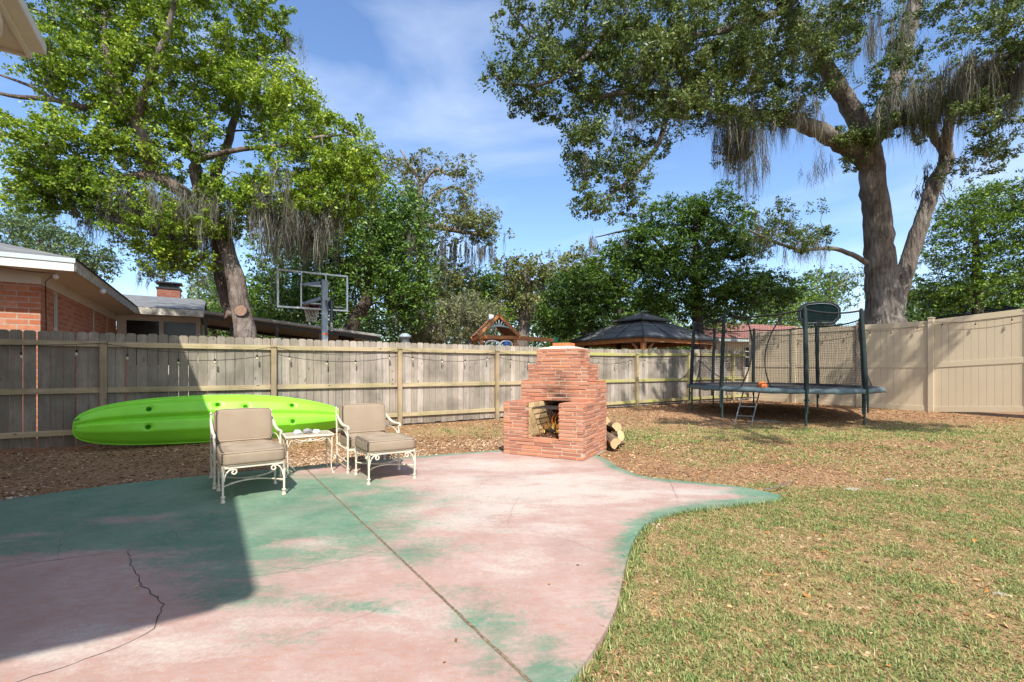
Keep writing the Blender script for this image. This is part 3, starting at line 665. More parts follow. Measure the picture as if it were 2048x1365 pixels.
SCUP = [(-.55, .36), (-.55, -.40), (-.10, .42), (-.10, -.44), (.10, .30), (.46, .42), (.46, -.42)]
for side in (1, -1):
    ns, nv = (190, 72) if side > 0 else (80, 24)
    Vv = []; Ff = []
    for i in range(ns+1):
        s = -math.cos(math.pi*i/ns) if side < 0 else (-1+2*i/ns)
        s = max(-.9995, min(.9995, s)); s = math.copysign(abs(s)**.93, s)
        for j in range(nv+1):
            v = -math.cos(math.pi*j/nv)*.5+(-1+2*j/nv)*.5
            Vv.append(kpt(s, v, side))
    for i in range(ns):
        for j in range(nv):
            a = i*(nv+1)+j; q = (a, a+1, a+nv+2, a+nv+1); Ff.append(q if side > 0 else q[::-1])
    npmesh('hull' if side > 0 else 'deck', Vv, Ff, M['kayak'], kay, True)
mb = MB(); P = []
for i in range(121):
    a = 2*math.pi*i/120; s = -math.cos(a)*.9995; v = math.copysign(1, math.sin(a)) if abs(math.sin(a)) > 1e-6 else 0
    P.append(Vector((s*kl/2, .02, .395-.04*s-.07*s*s))+A_*(v*Wk(s)))
mb.tube(P, .011, 8, cap=False); mb.build('rim', M['kayak'], kay)
for (s, v) in SCUP:
    p = kpt(s, v)+N_*.020; mb = MB(); Mx = N_.to_track_quat('Z', 'Y').to_matrix()
    mb.lathe([(.036, .004), (.030, .008), (.022, -.002), (.0, -.004)], p, 14, Mx); mb.build('scupper_hole', M['scupper'], kay)
for zz in (.47, .36):
    mb = MB(); c0 = Vector((-kl/2+.06, -.03, zz)); mb.tube([c0+Vector((-.03, -.02, -.01)), c0+Vector((-.02, -.05, .005)), c0+Vector((.03, -.06, .02))], .006, 6); mb.build('toggle_handle', M['cord'], kay)

# ================================================================ BRICK FIREPLACE
fr = math.atan2(-.466, .885); f0 = Vector((-.12, 6.66, 0))
fp = thing('brick_fireplace', 'stepped outdoor fireplace of thin orange bricks at the edge of the patio', 'fireplace', f0, fr)
FW, FDp = 1.19, 1.085
bm_ = MB()
def course(x0, x1, y0, y1, z, ch, off, sides='FRBL', openings=None):
    hb = ch-.011; dp = .085
    def lay(a, b, fn):
        t = a - random.choice((0, .09, .15, .21))
        while t < b-.005:
            l = random.choice((.30, .30, .30, .27)) ; s_ = max(a, t); e_ = min(b, t+l-.010)
            if e_-s_ > .03: fn(s_, e_)
            t += l
    j = lambda: random.uniform(-.002, .008)
    def F_(s_, e_):
        p = j(); bm_.box(((s_+e_)/2, y0+dp/2-p, z+ch/2), (e_-s_, dp, hb+random.uniform(-.003, .002)), jit=.0016)
    def B_(s_, e_): p = j(); bm_.box(((s_+e_)/2, y1-dp/2+p, z+ch/2), (e_-s_, dp, hb), jit=.0016)
    def R_(s_, e_): p = j(); bm_.box((x1-dp/2+p, (s_+e_)/2, z+ch/2), (dp, e_-s_, hb+random.uniform(-.003, .002)), jit=.0016)
    def L_(s_, e_): p = j(); bm_.box((x0+dp/2-p, (s_+e_)/2, z+ch/2), (dp, e_-s_, hb), jit=.0016)
    alt = off > .5; ins = .0 if alt else dp+.003
    if 'F' in sides:
        for (a, b) in (openings or [(x0, x1)]): lay(a+(0 if alt or a > x0 else dp+.006), b-(0 if alt or b < x1 else dp+.006), F_)
    if 'B' in sides: lay(x0+(0 if alt else dp+.006), x1-(0 if alt else dp+.006), B_)
    if 'R' in sides: lay(y0+(dp+.006 if alt else 0), y1-(dp+.006 if alt else 0), R_)
    if 'L' in sides: lay(y0+(dp+.006 if alt else 0), y1-(dp+.006 if alt else 0), L_)
ch = .0491; oL, oR = .365, .845; sill_n = 5
for i in range(15):
    z = i*ch; off = (i*.5) % 1.0+ (random.random()*.3 if False else 0)
    off = 1 if i % 2 else 0
    course(0, FW, 0, FDp, z, ch, off, openings=None if i < sill_n else [(0, oL), (oR, FW)])
ztA = 15*ch
for (x0, x1, za, n, hh) in ((.0, FW, ztA, 5, .298), (.125, FW-.125, ztA+.298, 5, .238), (.265, FW-.265, ztA+.536, 5, .238)):
    for i in range(n): course(x0, x1, .555, FDp, za+i*hh/n, hh/n, 1 if i % 2 else 0)
# cap bricks on the two front piers (header bricks laid flat)
for (a, b) in ((0, oL), (oR, FW)):
    y = 0.0
    while y < .55:
        l = min(.55-y, .275); x = a
        while x < b-.02:
            wd = min(b-x, .12 if b-a > .3 else .17); bm_.box((x+wd/2, y+l/2, ztA+.004), (wd-.007, l-.008, .012), jit=.002); x += wd
        y += l
# sill top
x = oL
while x < oR-.02:
    wd = min(oR-x, .16); bm_.box((x+wd/2, .07, sill_n*ch+.002), (wd-.006, .13, .012), jit=.002); x += wd
# step tops
for (a, b, z) in ((.0, .125, ztA+.298), (FW-.125, FW, ztA+.298), (.125, .265, ztA+.536), (FW-.265, FW-.125, ztA+.536)):
    for q in range(3): bm_.box(((a+b)/2, .555+.0885+q*.177, z+.003), (b-a-.004, .17, .010), jit=.002)
bm_.build('brickwork', M['rbrick'], fp, bevel=.0035)
mm = MB(); e = .004
mm.b2(e, oL-.012, e, .559, -.08, ztA-.004); mm.b2(oR+.012, FW-e, e, .559, -.08, ztA-.004); mm.b2(oL-.012, oR+.012, e, .56, -.08, sill_n*ch-.006)
mm.b2(e, oL-.012, .56, FDp-e, -.08, ztA+.285); mm.b2(oR+.012, FW-e, .56, FDp-e, -.08, ztA+.285); mm.b2(oL-.012, oR+.012, .97, FDp-e, -.08, ztA)
mm.b2(oL-.012, oR+.012, .56, FDp-e, ztA+.012, ztA+.285)
mm.b2(.125+e, FW-.125-e, .555+e, FDp-e, ztA+.28, ztA+.525); mm.b2(.265+e, FW-.265-e, .555+e, FDp-e, ztA+.52, ztA+.772)
mm.build('mortar', M['mortar'], fp)
fb = MB(); fb2 = MB()   # firebrick lining
for i in range(8):
    z = sill_n*ch+i*.0605; off = (i % 2)*.11; y = .10-off
    while y < .95:
        l = .225; a = max(.09, y); b = min(.95, y+l-.008)
        if b-a > .02 and z+.06 < ztA-.004:
            fb.box((oL-.004, (a+b)/2, z+.032), (.03, b-a, .060), jit=.002); fb2.box((oR+.004, (a+b)/2, z+.032), (.03, b-a, .060), jit=.002)
        y += l
fb.build('firebrick_lining', M['firebrick'], fp); fb2.build('firebrick_lining', M['firebrick'], fp)
sb = MB(); sb.b2(oL+.012, oR-.012, .93, .965, sill_n*ch, ztA+.0); sb.b2(oL+.012, oR-.012, .14, .93, sill_n*ch-.002, sill_n*ch+.006); sb.b2(oL+.001, oR-.001, .575, .95, ztA-.012, ztA+.008)
sb.build('sooty_firebox', M['soot'], fp)
cw = MB(); zc = ztA+.774
cw.add([(.262, .552, zc), (FW-.262, .552, zc), (FW-.262, FDp+.003, zc), (.262, FDp+.003, zc), (.44, .70, zc+.045), (FW-.44, .70, zc+.045), (FW-.44, .96, zc+.045), (.44, .96, zc+.045)],
       [(0, 1, 5, 4), (1, 2, 6, 5), (2, 3, 7, 6), (3, 0, 4, 7), (4, 5, 6, 7), (3, 2, 1, 0)])
cw.build('mortar_crown', M['crown'], fp, bevel=.006)
fl = MB(); fl.b2(.46, FW-.46, .71, .735, zc+.03, zc+.094); fl.b2(.46, FW-.46, .925, .95, zc+.03, zc+.094); fl.b2(.46, .485, .735, .925, zc+.03, zc+.094); fl.b2(FW-.485, FW-.46, .735, .925, zc+.03, zc+.094)
fl.build('flue_tile', M['flue'], fp, bevel=.004)
# iron rack under the lintel
rk = MB()
for i in range(11): rk.tube([(oL+.02+i*.043, .16, ztA-.075), (oL+.02+i*.043, .90, ztA-.075)], .0045, 5)
for y in (.16, .5, .88): rk.tube([(oL+.0, y, ztA-.083), (oR-.0, y, ztA-.083)], .006, 5)
rk.build('cooking_rack', M['grate'], fp)
def FPW(x, y, z):  # fireplace local to world
    return Matrix.Rotation(fr, 3, 'Z') @ Vector((x, y, z))+f0
# leaning round wire grill
gr = thing('wire_grill', 'blackened wire grill leaning inside the fireplace opening beside the flames', 'grill', FPW(.60, .30, sill_n*ch+.01), fr)
g = MB(); TM = Matrix.Rotation(R(-58), 3, 'X') ; 
for i in range(-9, 10):
    x = i*.021; hl = math.sqrt(max(0, .20**2-x*x)); a = TM @ Vector((x*.8+.0, -hl+.0, 0)); b = TM @ Vector((x*.8+.10*0+.0, hl, 0))
    g.tube([a+Vector((0, 0, .19)), b+Vector((0, 0, .19))], .0045, 5)
g.tube([TM @ Vector((.165*math.cos(t), .205*math.sin(t), 0))+Vector((0, 0, .19)) for t in np.linspace(0, 2*math.pi, 28)], .005, 6, cap=False)
go = g.build('wire_bars', M['grate'], gr)
# charred logs and flames
for (a, b, r_, lb) in (((.46, .42, .05), (.80, .66, .09), .042, 'charred log lying across the fireplace opening under the flames'), ((.50, .75, .05), (.80, .40, .06), .038, 'charred log crossing beneath the other inside the fireplace')):
    a = FPW(a[0], a[1], a[2]+sill_n*ch); b = FPW(b[0], b[1], b[2]+sill_n*ch); mb = MB(); P = [a.lerp(b, t/6)-a for t in range(7)]
    mb.tube([p+Vector([random.uniform(-.004, .004) for _ in range(3)]) for p in P], [r_*random.uniform(.85, 1.1) for _ in P], 9); o = mb.build('charred_log', M['charlog']); o.location = a; tag(o, lb, 'firewood', 'logs burning in the fireplace')
fm = thing('fire', 'yellow and orange flames burning inside the brick fireplace', 'fire', FPW(.55, .50, sill_n*ch+.03), fr)
for (x, y, h, r_, lean, mt) in ((-.15, .05, .16, .014, -.03, 'flame'), (.16, .0, .20, .016, .04, 'flame'), (-.10, -.06, .12, .012, .02, 'flamecore'), (.02, .06, .34, .018, .05, 'flame'), (.09, -.06, .18, .012, .03, 'flame'), (-.04, .08, .27, .015, -.03, 'flame'), (-.06, -.07, .17, .013, .03, 'flame'), (0, 0, .30, .042, .03, 'flame'), (.07, .03, .24, .034, .05, 'flame'), (-.07, -.02, .22, .036, -.02, 'flame'), (.13, .02, .29, .030, .02, 'flame'), (.03, -.03, .17, .03, 0, 'flamecore'), (-.02, .03, .14, .032, .01, 'flamecore'), (.10, -.02, .13, .026, .01, 'flamecore'), (-.12, .03, .13, .028, -.02, 'flame')):
    mb = MB(); P = []; rr = []
    for t in np.linspace(0, 1, 12): P.append((x+lean*t*t+.028*math.sin(7*t+x*40)*t, y+.016*math.sin(8*t+x*20), h*t)); rr.append(max(.001, .62*r_*(1+.35*math.sin(9*t+x*70))*math.sin(math.pi*min(1, (t*.8+.2)))**1.0*(1-t)**.6))
    mb.tube(P, rr, 8); mb.build('flame', M[mt], fm)
# ash and bark in the firebox
n = 900; c_ = np.stack([rng.uniform(.375, .835, n), rng.uniform(.12, .9, n), sill_n*ch+.008+rng.random(n)*.03], 1)
def chips(c, smin, smax, tilt=.5):
    n = len(c); a = rng.uniform(0, 6.283, n); L_ = rng.uniform(smin, smax, n); Wd = L_*rng.uniform(.25, .6, n)
    u = np.stack([np.cos(a), np.sin(a), rng.normal(0, tilt*.5, n)], 1)*L_[:, None]/2; v = np.stack([-np.sin(a), np.cos(a), rng.normal(0, tilt, n)], 1)*Wd[:, None]/2
    V = np.stack([c-u-v*.6, c-u*.2+v*-1, c+u-v*.3, c+u*.7+v, c-u*.5+v], 1)
    V = np.stack([c-u-v*.5, c+u*.6-v, c+u+v*.3, c-u*.4+v], 1)
    return V.reshape(-1, 3), np.arange(n*4).reshape(-1, 4)
V_, F_ = chips(c_, .012, .04, .7); npmesh('ash_and_bark', V_, F_, M['ember'], fp)
# split logs stacked at the right of the fireplace
def log(a, b, r_, label, split=True):
    a = Vector(a); b = Vector(b); ax = (b-a).normalized(); n = 12; prof = []
    a0 = random.uniform(0, 6)
    for k_ in range(n):
        t = a0+2*math.pi*k_/n; q = r_*random.uniform(.92, 1.06)
        if split and k_ in (0, 1, 2): q *= (.55, .42, .6)[k_]
        prof.append((math.cos(t)*q, math.sin(t)*q))
    u = ax.orthogonal().normalized(); v = ax.cross(u); root = thing('firewood_log', label, 'firewood', a, 0, 'logs heaped beside the fireplace')
    V_ = []; m_ = 7
    for i in range(m_):
        p = a.lerp(b, i/(m_-1))-a
        for (x, y) in prof: jx_ = random.uniform(.97, 1.03); V_.append(p+(u*x+v*y)*jx_)
    mb = MB(); mb.add(V_, [(i*n+k_, i*n+(k_+1) % n, (i+1)*n+(k_+1) % n, (i+1)*n+k_) for i in range(m_-1) for k_ in range(n)]); mb.build('bark', M['logbark'], root)
    for P0, s_ in ((Vector((0, 0, 0)), -1), (b-a, 1)):
        m2 = MB(); ring = [P0+ax*s_*.001+(u*x+v*y)*.985 for (x, y) in prof]; m2.add(ring+[P0+ax*s_*.004], [(k_, (k_+1) % n, n) for k_ in range(n)]); m2.build('cut_end', M['logwood'], root)
def LG(px, py, Y): return W(px, py, Y)
log(W(1206, 862, 7.7), W(1232, 888, 6.9), .085, 'split log lying lowest and farthest out in the heap beside the fireplace')
log(W(1198, 884, 7.55), W(1240, 872, 7.05), .085, 'short log with pale cut end leaning against the fireplace side')
log(W(1205, 850, 7.7), W(1233, 856, 7.15), .085, 'pale split log in the middle of the heap beside the fireplace')
log(W(1196, 836, 7.6), W(1213, 840, 7.3), .080, 'topmost log of the heap with a bright round cut end')
log(W(1206, 890, 7.3), W(1248, 884, 7.3), .05, 'small dark log on the ground at the end of the heap', False)

# ================================================================ PATIO FURNITURE
def foot(mb, x, y, r_=.017): mb.lathe([(.0, 0), (r_*1.25, 0), (r_*1.25, .008), (r_, .02), (r_*.72, .042), (r_*1.15, .050), (r_*1.15, .058), (r_*.7, .062)], (x, y, 0), 12)
def cushion(w, d, h, puff=.012, n=14, tilt=None):
    V_ = []; F_ = []; g = {}
    def pt(a, b, c):
        x, y, z = a*w/2, b*d/2, c*h/2; e = 9.0
        r_ = (abs(a)**e+abs(b)**e+abs(c)**e)**(1/e); m_ = max(abs(a), abs(b), abs(c)); f = m_/r_
        # keep boxy, soften corners
        f = 1-(1-f)*1.0; x *= f; y *= f; z *= f
        z += math.copysign(1, c)*puff*(1-a*a)*(1-b*b)*abs(c); y += math.copysign(1, b)*puff*.6*(1-a*a)*(1-c*c)*abs(b)
        return Vector((x, y, z))
    def face(fn):
        ids = [[None]*(n+1) for _ in range(n+1)]
        for i in range(n+1):
            for j in range(n+1):
                a, b, c = fn(-1+2*i/n, -1+2*j/n); key = (round(a, 4), round(b, 4), round(c, 4))
                if key not in g: g[key] = len(V_); V_.append(pt(a, b, c))
                ids[i][j] = g[key]
        for i in range(n):
            for j in range(n): F_.append((ids[i][j], ids[i+1][j], ids[i+1][j+1], ids[i][j+1]))
    for f_ in (lambda u, v: (u, v, 1), lambda u, v: (u, v, -1), lambda u, v: (1, u, v), lambda u, v: (-1, u, v), lambda u, v: (u, 1, v), lambda u, v: (u, -1, v)): face(f_)
    return V_, F_
def arc(c, r_, a0, a1, n, f): return [f(c[0]+r_*math.cos(a0+(a1-a0)*i/n), c[1]+r_*math.sin(a0+(a1-a0)*i/n)) for i in range(n+1)]
def scroll(mb, x, y, z, sx, plane='x', sc=1.0, r_=.0075):
    P = []
    for i in range(30):
        t = i/29; a = -math.pi/2-t*2*math.pi*1.15; rad = .028*sc*(1-.62*t); P.append((sx*(.062*sc-rad*math.cos(a+math.pi/2)*0+rad*math.sin(a)*0), rad, a))
    Q = [Vector((0, 0, -.11*sc)), Vector((sx*.006, 0, -.07*sc)), Vector((sx*.022*sc, 0, -.035*sc)), Vector((sx*.045*sc, 0, -.012*sc))]
    cx_, cz_ = .078*sc, -.034*sc
    for i in range(22):
        t = i/21; a = math.pi*.62-t*2*math.pi*1.05; rad = .026*sc*(1-.6*t); Q.append(Vector((sx*(cx_+rad*math.cos(a)), 0, cz_+rad*math.sin(a))))
    if plane == 'y': Q = [Vector((0, q.x, q.z)) for q in Q]
    mb.tube([Vector((x, y, z))+q for q in Q], [r_]*len(Q), 7)
def stretchers(mb, hw, hd, z, b):
    for s_ in (-1, 1):
        P = []
        for i in range(25):
            t = -1+2*i/24; P.append((t*hw, s_*(hd-(1-t*t)*(hd-b)), z))
        mb.tube(P, .008, 7)
    mb.tube([(b*1.3*math.cos(a), b*math.sin(a), z) for a in np.linspace(0, 2*math.pi, 24)], .006, 6, cap=False)
def leg_mb(x, y, h, r_=.0125):
    mb = MB(); mb.tube([(x, y, .05), (x, y, h)], [r_*.85, r_*1.15], 4, smooth=False); foot(mb, x, y); return mb
def make_ottoman(loc, rz, label):
    t = thing('ottoman', label, 'ottoman', loc, rz, 'ottomans with tweed cushions'); hw, hd, H = .25, .262, .315
    for sx in (-1, 1):
        for sy in (-1, 1): leg_mb(sx*hw, sy*hd, H).build('leg', M['cream'], t)
    f = MB()
    for s_ in (-1, 1):
        f.bar((-hw-.012, s_*hd, H), (hw+.012, s_*hd, H), .014, .026); f.bar((s_*hw, -hd+.008, H-.001), (s_*hw, hd-.008, H-.001), .014, .024)
    for x in np.linspace(-hw+.04, hw-.04, 7): f.bar((x, -hd, H-.006), (x, hd, H-.006), .018, .003)
    f.build('seat_frame', M['cream'], t, bevel=.002)
    m2 = MB()
    for sx in (-1, 1):
        for sy in (-1, 1): scroll(m2, sx*hw-sx*.008, sy*hd, H-.012, -sx); scroll(m2, sx*hw, sy*hd-sy*.008, H-.012, -sy, 'y')
    m2.build('scroll_bracket', M['cream'], t)
    m3 = MB(); stretchers(m3, hw, hd, .145, .045); m3.build('stretcher', M['cream'], t)
    V_, F_ = cushion(.545, .565, .122, .010); o = npmesh('cushion', [v+Vector((0, 0, .388)) for v in V_], F_, M['tweed'], t, True)
    pm = MB()
    for zz in (.443, .333):
        P = []
        for i in range(60):
            a = 2*math.pi*i/59; cx_, sy_ = math.cos(a), math.sin(a); e = 12; q = (abs(cx_)**e+abs(sy_)**e)**(-1/e); P.append((cx_*q*.268, sy_*q*.278, zz))
        pm.tube(P, .0035, 5, cap=False)
    pm.build('piping', M['tweed'], o)
    tie = MB()
    for sx in (-1, 1):
        for (dx, dz) in ((.03, -.09), (-.02, -.06)): tie.tube([(sx*hw, -hd-.02, .34), (sx*(hw+dx*.4), -hd-.035, .31), (sx*(hw+dx), -hd-.025, .33+dz)], .003, 5)
    tie.build('cushion_tie', M['tweed'], t)
    return t
def pipe(o, hx_, hy_, c, dz_, Mx=None):
    pm = MB()
    for zz in (dz_, -dz_):
        P = []
        for i in range(60):
            a = 2*math.pi*i/59; ca, sa = math.cos(a), math.sin(a); e = 14; q = (abs(ca)**e+abs(sa)**e)**(-1/e); v = Vector((ca*q*hx_, sa*q*hy_, zz)); P.append((Mx @ v if Mx else v)+c)
        pm.tube(P, .0035, 5, cap=False)
    pm.build('piping', M['tweed'], o)
def make_chair(loc, rz, label, w=.60, d=.57):
    t = thing('patio_armchair', label, 'armchair', loc, rz, 'cream metal patio armchairs'); hw, hd = w/2, d/2
    for sx in (-1, 1):
        mb = MB(); mb.tube([(sx*hw, -hd, .05), (sx*hw, -hd, .40), (sx*(hw+.004), -hd-.004, .525)], [.010, .014, .012], 8); foot(mb, sx*hw, -hd); mb.build('leg', M['cream'], t)
        mb = MB(); mb.tube([(sx*hw, hd, .05), (sx*hw, hd-.01, .34), (sx*hw, hd+.045, .70)], [.010, .013, .010], 8); mb.lathe([(0, 0), (.012, .0), (.014, .012), (.005, .03), (.0, .034)], (sx*hw, hd+.045, .70), 8); foot(mb, sx*hw, hd); mb.build('leg', M['cream'], t)
        a = MB(); P = []
        for u in np.linspace(0, 1, 20):
            y = (hd+.04)*(1-u)+(-hd-.03)*u; z = .655-.135*math.sin(min(1, u*1.35)*math.pi/2)+.02*u; P.append((sx*(hw+.004), y, z))
        P += [(sx*(hw+.004), -hd-.042, .528), (sx*(hw+.004), -hd-.040, .512)]
        a.tube(P, [.010+.008*math.sin(math.pi*min(1, i/22)) for i in range(len(P))], 8); a.build('armrest', M['cream'], t)
        b = MB(); scroll(b, sx*hw, -hd+.012, .30, 1, 'y', 1.0); b.tube([(sx*hw, -hd, .27), (sx*hw, hd, .27)], .009, 6); b.tube([(sx*hw, -hd, .13), (sx*hw, hd, .13)], .007, 6)
        P = [(sx*hw, hd*.9*math.cos(q), .39+.09*math.sin(q)) for q in np.linspace(0, math.pi, 16)]; b.tube(P, .006, 6); b.build('side_frame', M['cream'], t)
    f = MB()
    for y in (-hd, hd): f.bar((-hw, y, .27), (hw, y, .27), .014, .024)
    for y in np.linspace(-hd+.05, hd-.05, 8): f.bar((-hw, y, .268), (hw, y, .268), .02, .003)
    for z in (.45, .58, .695): f.tube([(-hw, hd+.01+(z-.34)*.11, z), (hw, hd+.01+(z-.34)*.11, z)], .008, 6)
    for x in np.linspace(-hw+.08, hw-.08, 5): f.tube([(x, hd, .29), (x, hd+.048, .69)], .005, 5)
    f.build('seat_frame', M['cream'], t)
    V_, F_ = cushion(w-.035, .56, .115, .010); o = npmesh('seat_cushion', [v+Vector((0, -.01, .340)) for v in V_], F_, M['tweed'], t, True); pipe(o, (w-.035)/2-.004, .276, Vector((0, -.01, .340)), .050)
    V_, F_ = cushion(w-.035, .11, .37, .010); Mr = Matrix.Rotation(R(-10), 3, 'X'); o = npmesh('back_cushion', [Mr @ v+Vector((0, hd-.075, .575)) for v in V_], F_, M['tweed'], t, True); pipe(o, (w-.035)/2-.004, .181, Vector((0, hd-.075, .575)), .048, Mr @ Matrix.Rotation(R(90), 3, 'X'))
    return t
a1 = R(35.6); c1 = Vector((math.cos(a1), math.sin(a1), 0)); b1 = Vector((-math.sin(a1), math.cos(a1), 0))
a2 = R(32.5); c2 = Vector((math.cos(a2), math.sin(a2), 0)); b2_ = Vector((-math.sin(a2), math.cos(a2), 0))
make_ottoman(Vector((-2.596, 4.175, 0))+c1*.25+b1*.265, a1, 'ottoman pushed against the front of the left patio armchair, nearest the house shadow')
make_chair(Vector((-2.987, 4.67, 0))+c1*.30+b1*.30, a1, 'cream metal armchair with beige tweed cushions left of the small side table')
make_ottoman(Vector((-1.496, 4.856, 0))+c2*.25+b2_*.262, a2, 'ottoman in full sun in front of the armchair right of the side table')
make_chair(Vector((-1.897, 5.376, 0))+c2*.30+b2_*.285, a2, 'cream metal armchair with beige tweed cushions right of the small side table')
a3 = R(31.4); tb = thing('side_table', 'small cream wrought iron side table between the two armchairs', 'table', (-2.392, 5.452, 0), a3)
m_ = MB(); m_.b2(-.236, .236, -.165, .165, .438, .452); m_.build('tabletop', M['tabletop'], tb, bevel=.003)
m_ = MB()
for s_ in (-1, 1): m_.bar((-.25, s_*.178, .444), (.25, s_*.178, .444), .022, .018); m_.bar((s_*.25, -.167, .444), (s_*.25, .167, .444), .022, .018)
m_.build('table_rim', M['cream'], tb, bevel=.002)
for sx in (-1, 1):
    for sy in (-1, 1):
        m_ = MB(); m_.tube([(sx*.235, sy*.163, .435), (sx*.238, sy*.165, .32), (sx*.228, sy*.158, .15), (sx*.232, sy*.16, .05), (sx*.250, sy*.172, .008)], [.010, .009, .007, .007, .006], 7); m_.lathe([(0, 0), (.018, 0), (.015, .008), (0, .012)], (sx*.252, sy*.173, 0), 10)
        m_.tube([(sx*.235, sy*.163, .32), (sx*.20, sy*.163, .40), (sx*.13, sy*.163, .43)], .005, 6); m_.tube([(sx*.235, sy*.163, .32), (sx*.235, sy*.13, .40), (sx*.235, sy*.07, .43)], .005, 6); m_.build('leg', M['cream'], tb)
m_ = MB()
for sy in (-1, 1):
    m_.tube([(x, sy*.170, .432-.045*math.sin(math.pi*(x+.2)/.4)) for x in np.linspace(-.2, .2, 16)], .005, 6); m_.tube([(x, sy*.170, .40+.022*math.cos(x*30)) for x in np.linspace(-.17, .17, 26)], .004, 6)
    m_.lathe([(0, 0), (.018, .002), (.022, .006), (0, .009)], (0, sy*.174, .402), 6, Matrix.Rotation(R(90*sy), 3, 'X'))
m_.build('apron_scroll', M['cream'], tb)
def rock(px, py, Y, r_, m, label, spiky=.25):
    p = W(px, py, Y); p.z = .452; bmx = bmesh.new(); bmesh.ops.create_icosphere(bmx, subdivisions=3, radius=1)
    sd = random.random()*50
    for v in bmx.verts:
        n_ = fbm(np.array([v.co.x*1.3+sd]), np.array([v.co.y*1.3+v.co.z*2.1]), 2.2, 4)[0]
        q = 1+spiky*(round(n_*5)/5-.5)*2.2; v.co = Vector((v.co.x*r_*1.25*q, v.co.y*r_*q, max(-.62, v.co.z)*r_*.85*q+r_*.55))
    me_ = bpy.data.meshes.new('rock'); bmx.to_mesh(me_); bmx.free(); me_.materials.append(M[m]); o = bpy.data.objects.new('crystal_rock', me_); COL.objects.link(o); o.location = p; tag(o, label, 'rock', 'rocks on the side table')
rock(595, 862, 5.42, .035, 'rock_blue', 'pale blue crystal rock, left of the three on the side table')
rock(615, 860, 5.47, .042, 'rock_grey', 'dark grey geode, largest of the three rocks on the side table', .3)
rock(632.5, 860, 5.50, .033, 'rock_white', 'white quartz rock, right of the three on the side table', .3)

# ================================================================ TRAMPOLINE
TC = Vector((7.08, 12.55)); 
TL = [(-2.05, .45), (-1.95, -1.2), (-.80, -2.62), (.60, -2.42)]; TL = TL+[(-x, -y) for x, y in TL]   # A B C D  H G F E
tr = thing('trampoline', 'large trampoline with black safety net and blue green pad in front of the vinyl fence', 'trampoline', (TC.x, TC.y, 0))
def tg(x, y): return float(gz(TC.x+x, TC.y+y))
ang = sorted([(math.atan2(y, x), x, y) for x, y in TL])
def tring(a, extra=0.0):  # closed smooth ring through the leg points
    A = [q[0] for q in ang]; Rr = [math.hypot(q[1], q[2]) for q in ang]; n = len(A)
    A3 = [x-2*math.pi for x in A]+A+[x+2*math.pi for x in A]; R3 = Rr*3
    a = (a+math.pi) % (2*math.pi)-math.pi
    for i in range(n-1, 2*n+1):
        if A3[i] <= a <= A3[i+1]:
            t = (a-A3[i])/(A3[i+1]-A3[i]); p0, p1, p2, p3 = R3[i-1], R3[i], R3[i+1], R3[i+2]
            r_ = .5*((2*p1)+(-p0+p2)*t+(2*p0-5*p1+4*p2-p3)*t*t+(-p0+3*p1-3*p2+p3)*t**3)
            return (math.cos(a)*(r_+extra), math.sin(a)*(r_+extra))
HZ = .775
NA = 96; AN = np.linspace(0, 2*math.pi, NA, endpoint=False)
mb = MB(); P = [(*tring(a), HZ-.05) for a in AN]+[(*tring(AN[0]), HZ-.05)]; mb.tube(P, .028, 8, cap=False); mb.build('frame', M['tleg'], tr)
# legs: W shaped pairs simplified to uprights with sleeves
for (x, y) in TL:
    g_ = tg(x, y); mb = MB(); mb.tube([(x, y, g_-.03), (x, y, HZ-.05)], .024, 8); mb.tube([(x*1.03, y*1.03, g_+.28), (x*1.03, y*1.03, HZ)], .020, 8); mb.box((x*1.015, y*1.015, .55), (.09, .05, .035)); mb.build('leg', M['tleg'], tr)
TOPZ = 2.52; topp = []
for (x, y) in TL:
    f = .97; tx, ty = x*f, y*f; topp.append((tx, ty)); mb = MB(); mb.tube([(x*1.01, y*1.01, HZ-.03), (x*1.0, y*1.0, 1.4), (tx, ty, TOPZ)], [.050, .047, .042], 10); mb.lathe([(.028, 0), (.03, .02), (.0, .035)], (tx, ty, TOPZ), 10); mb.build('net_pole', M['tpole'], tr)
# pad, wavy skirt
V_ = []; F_ = []
for i, a in enumerate(AN):
    wv_ = .012*math.sin(i*1.7)+.01*math.sin(i*.63)
    for (ex, z) in ((-.34, HZ-.012), (-.30, HZ+.018), (-.02, HZ+.022+wv_*.5), (.055+wv_, HZ-.008), (.06+wv_*1.5, HZ-.085-abs(wv_)), (.052+wv_*1.5, HZ-.085-abs(wv_))): V_.append((*tring(a, ex), z))
m_ = 6
for i in range(NA):
    for j in range(m_-1): F_.append((i*m_+j, ((i+1) % NA)*m_+j, ((i+1) % NA)*m_+j+1, i*m_+j+1))
F_ = np.array(F_); jj = np.arange(len(F_)) % (m_-1)
npmesh('safety_pad', V_, F_[jj < 2], M['blackmetal'], tr, True); npmesh('pad_skirt', V_, F_[jj >= 2], M['tpad'], tr, True)
V_ = [(0, 0, .66)]; F3 = []
for kk in range(1, 7):
    for a in AN: x, y = tring(a, -.30); f = kk/6; V_.append((x*f, y*f, .66+.095*f**3))
Fq = [(1+(kk-1)*NA+i, 1+(kk-1)*NA+(i+1) % NA, 1+kk*NA+(i+1) % NA, 1+kk*NA+i) for kk in range(1, 6) for i in range(NA)]
mb = MB(); mb.add(V_, Fq+[(0, 1+(i+1) % NA, 1+i) for i in range(NA)], True); mb.build('jump_mat', M['tmat'], tr)
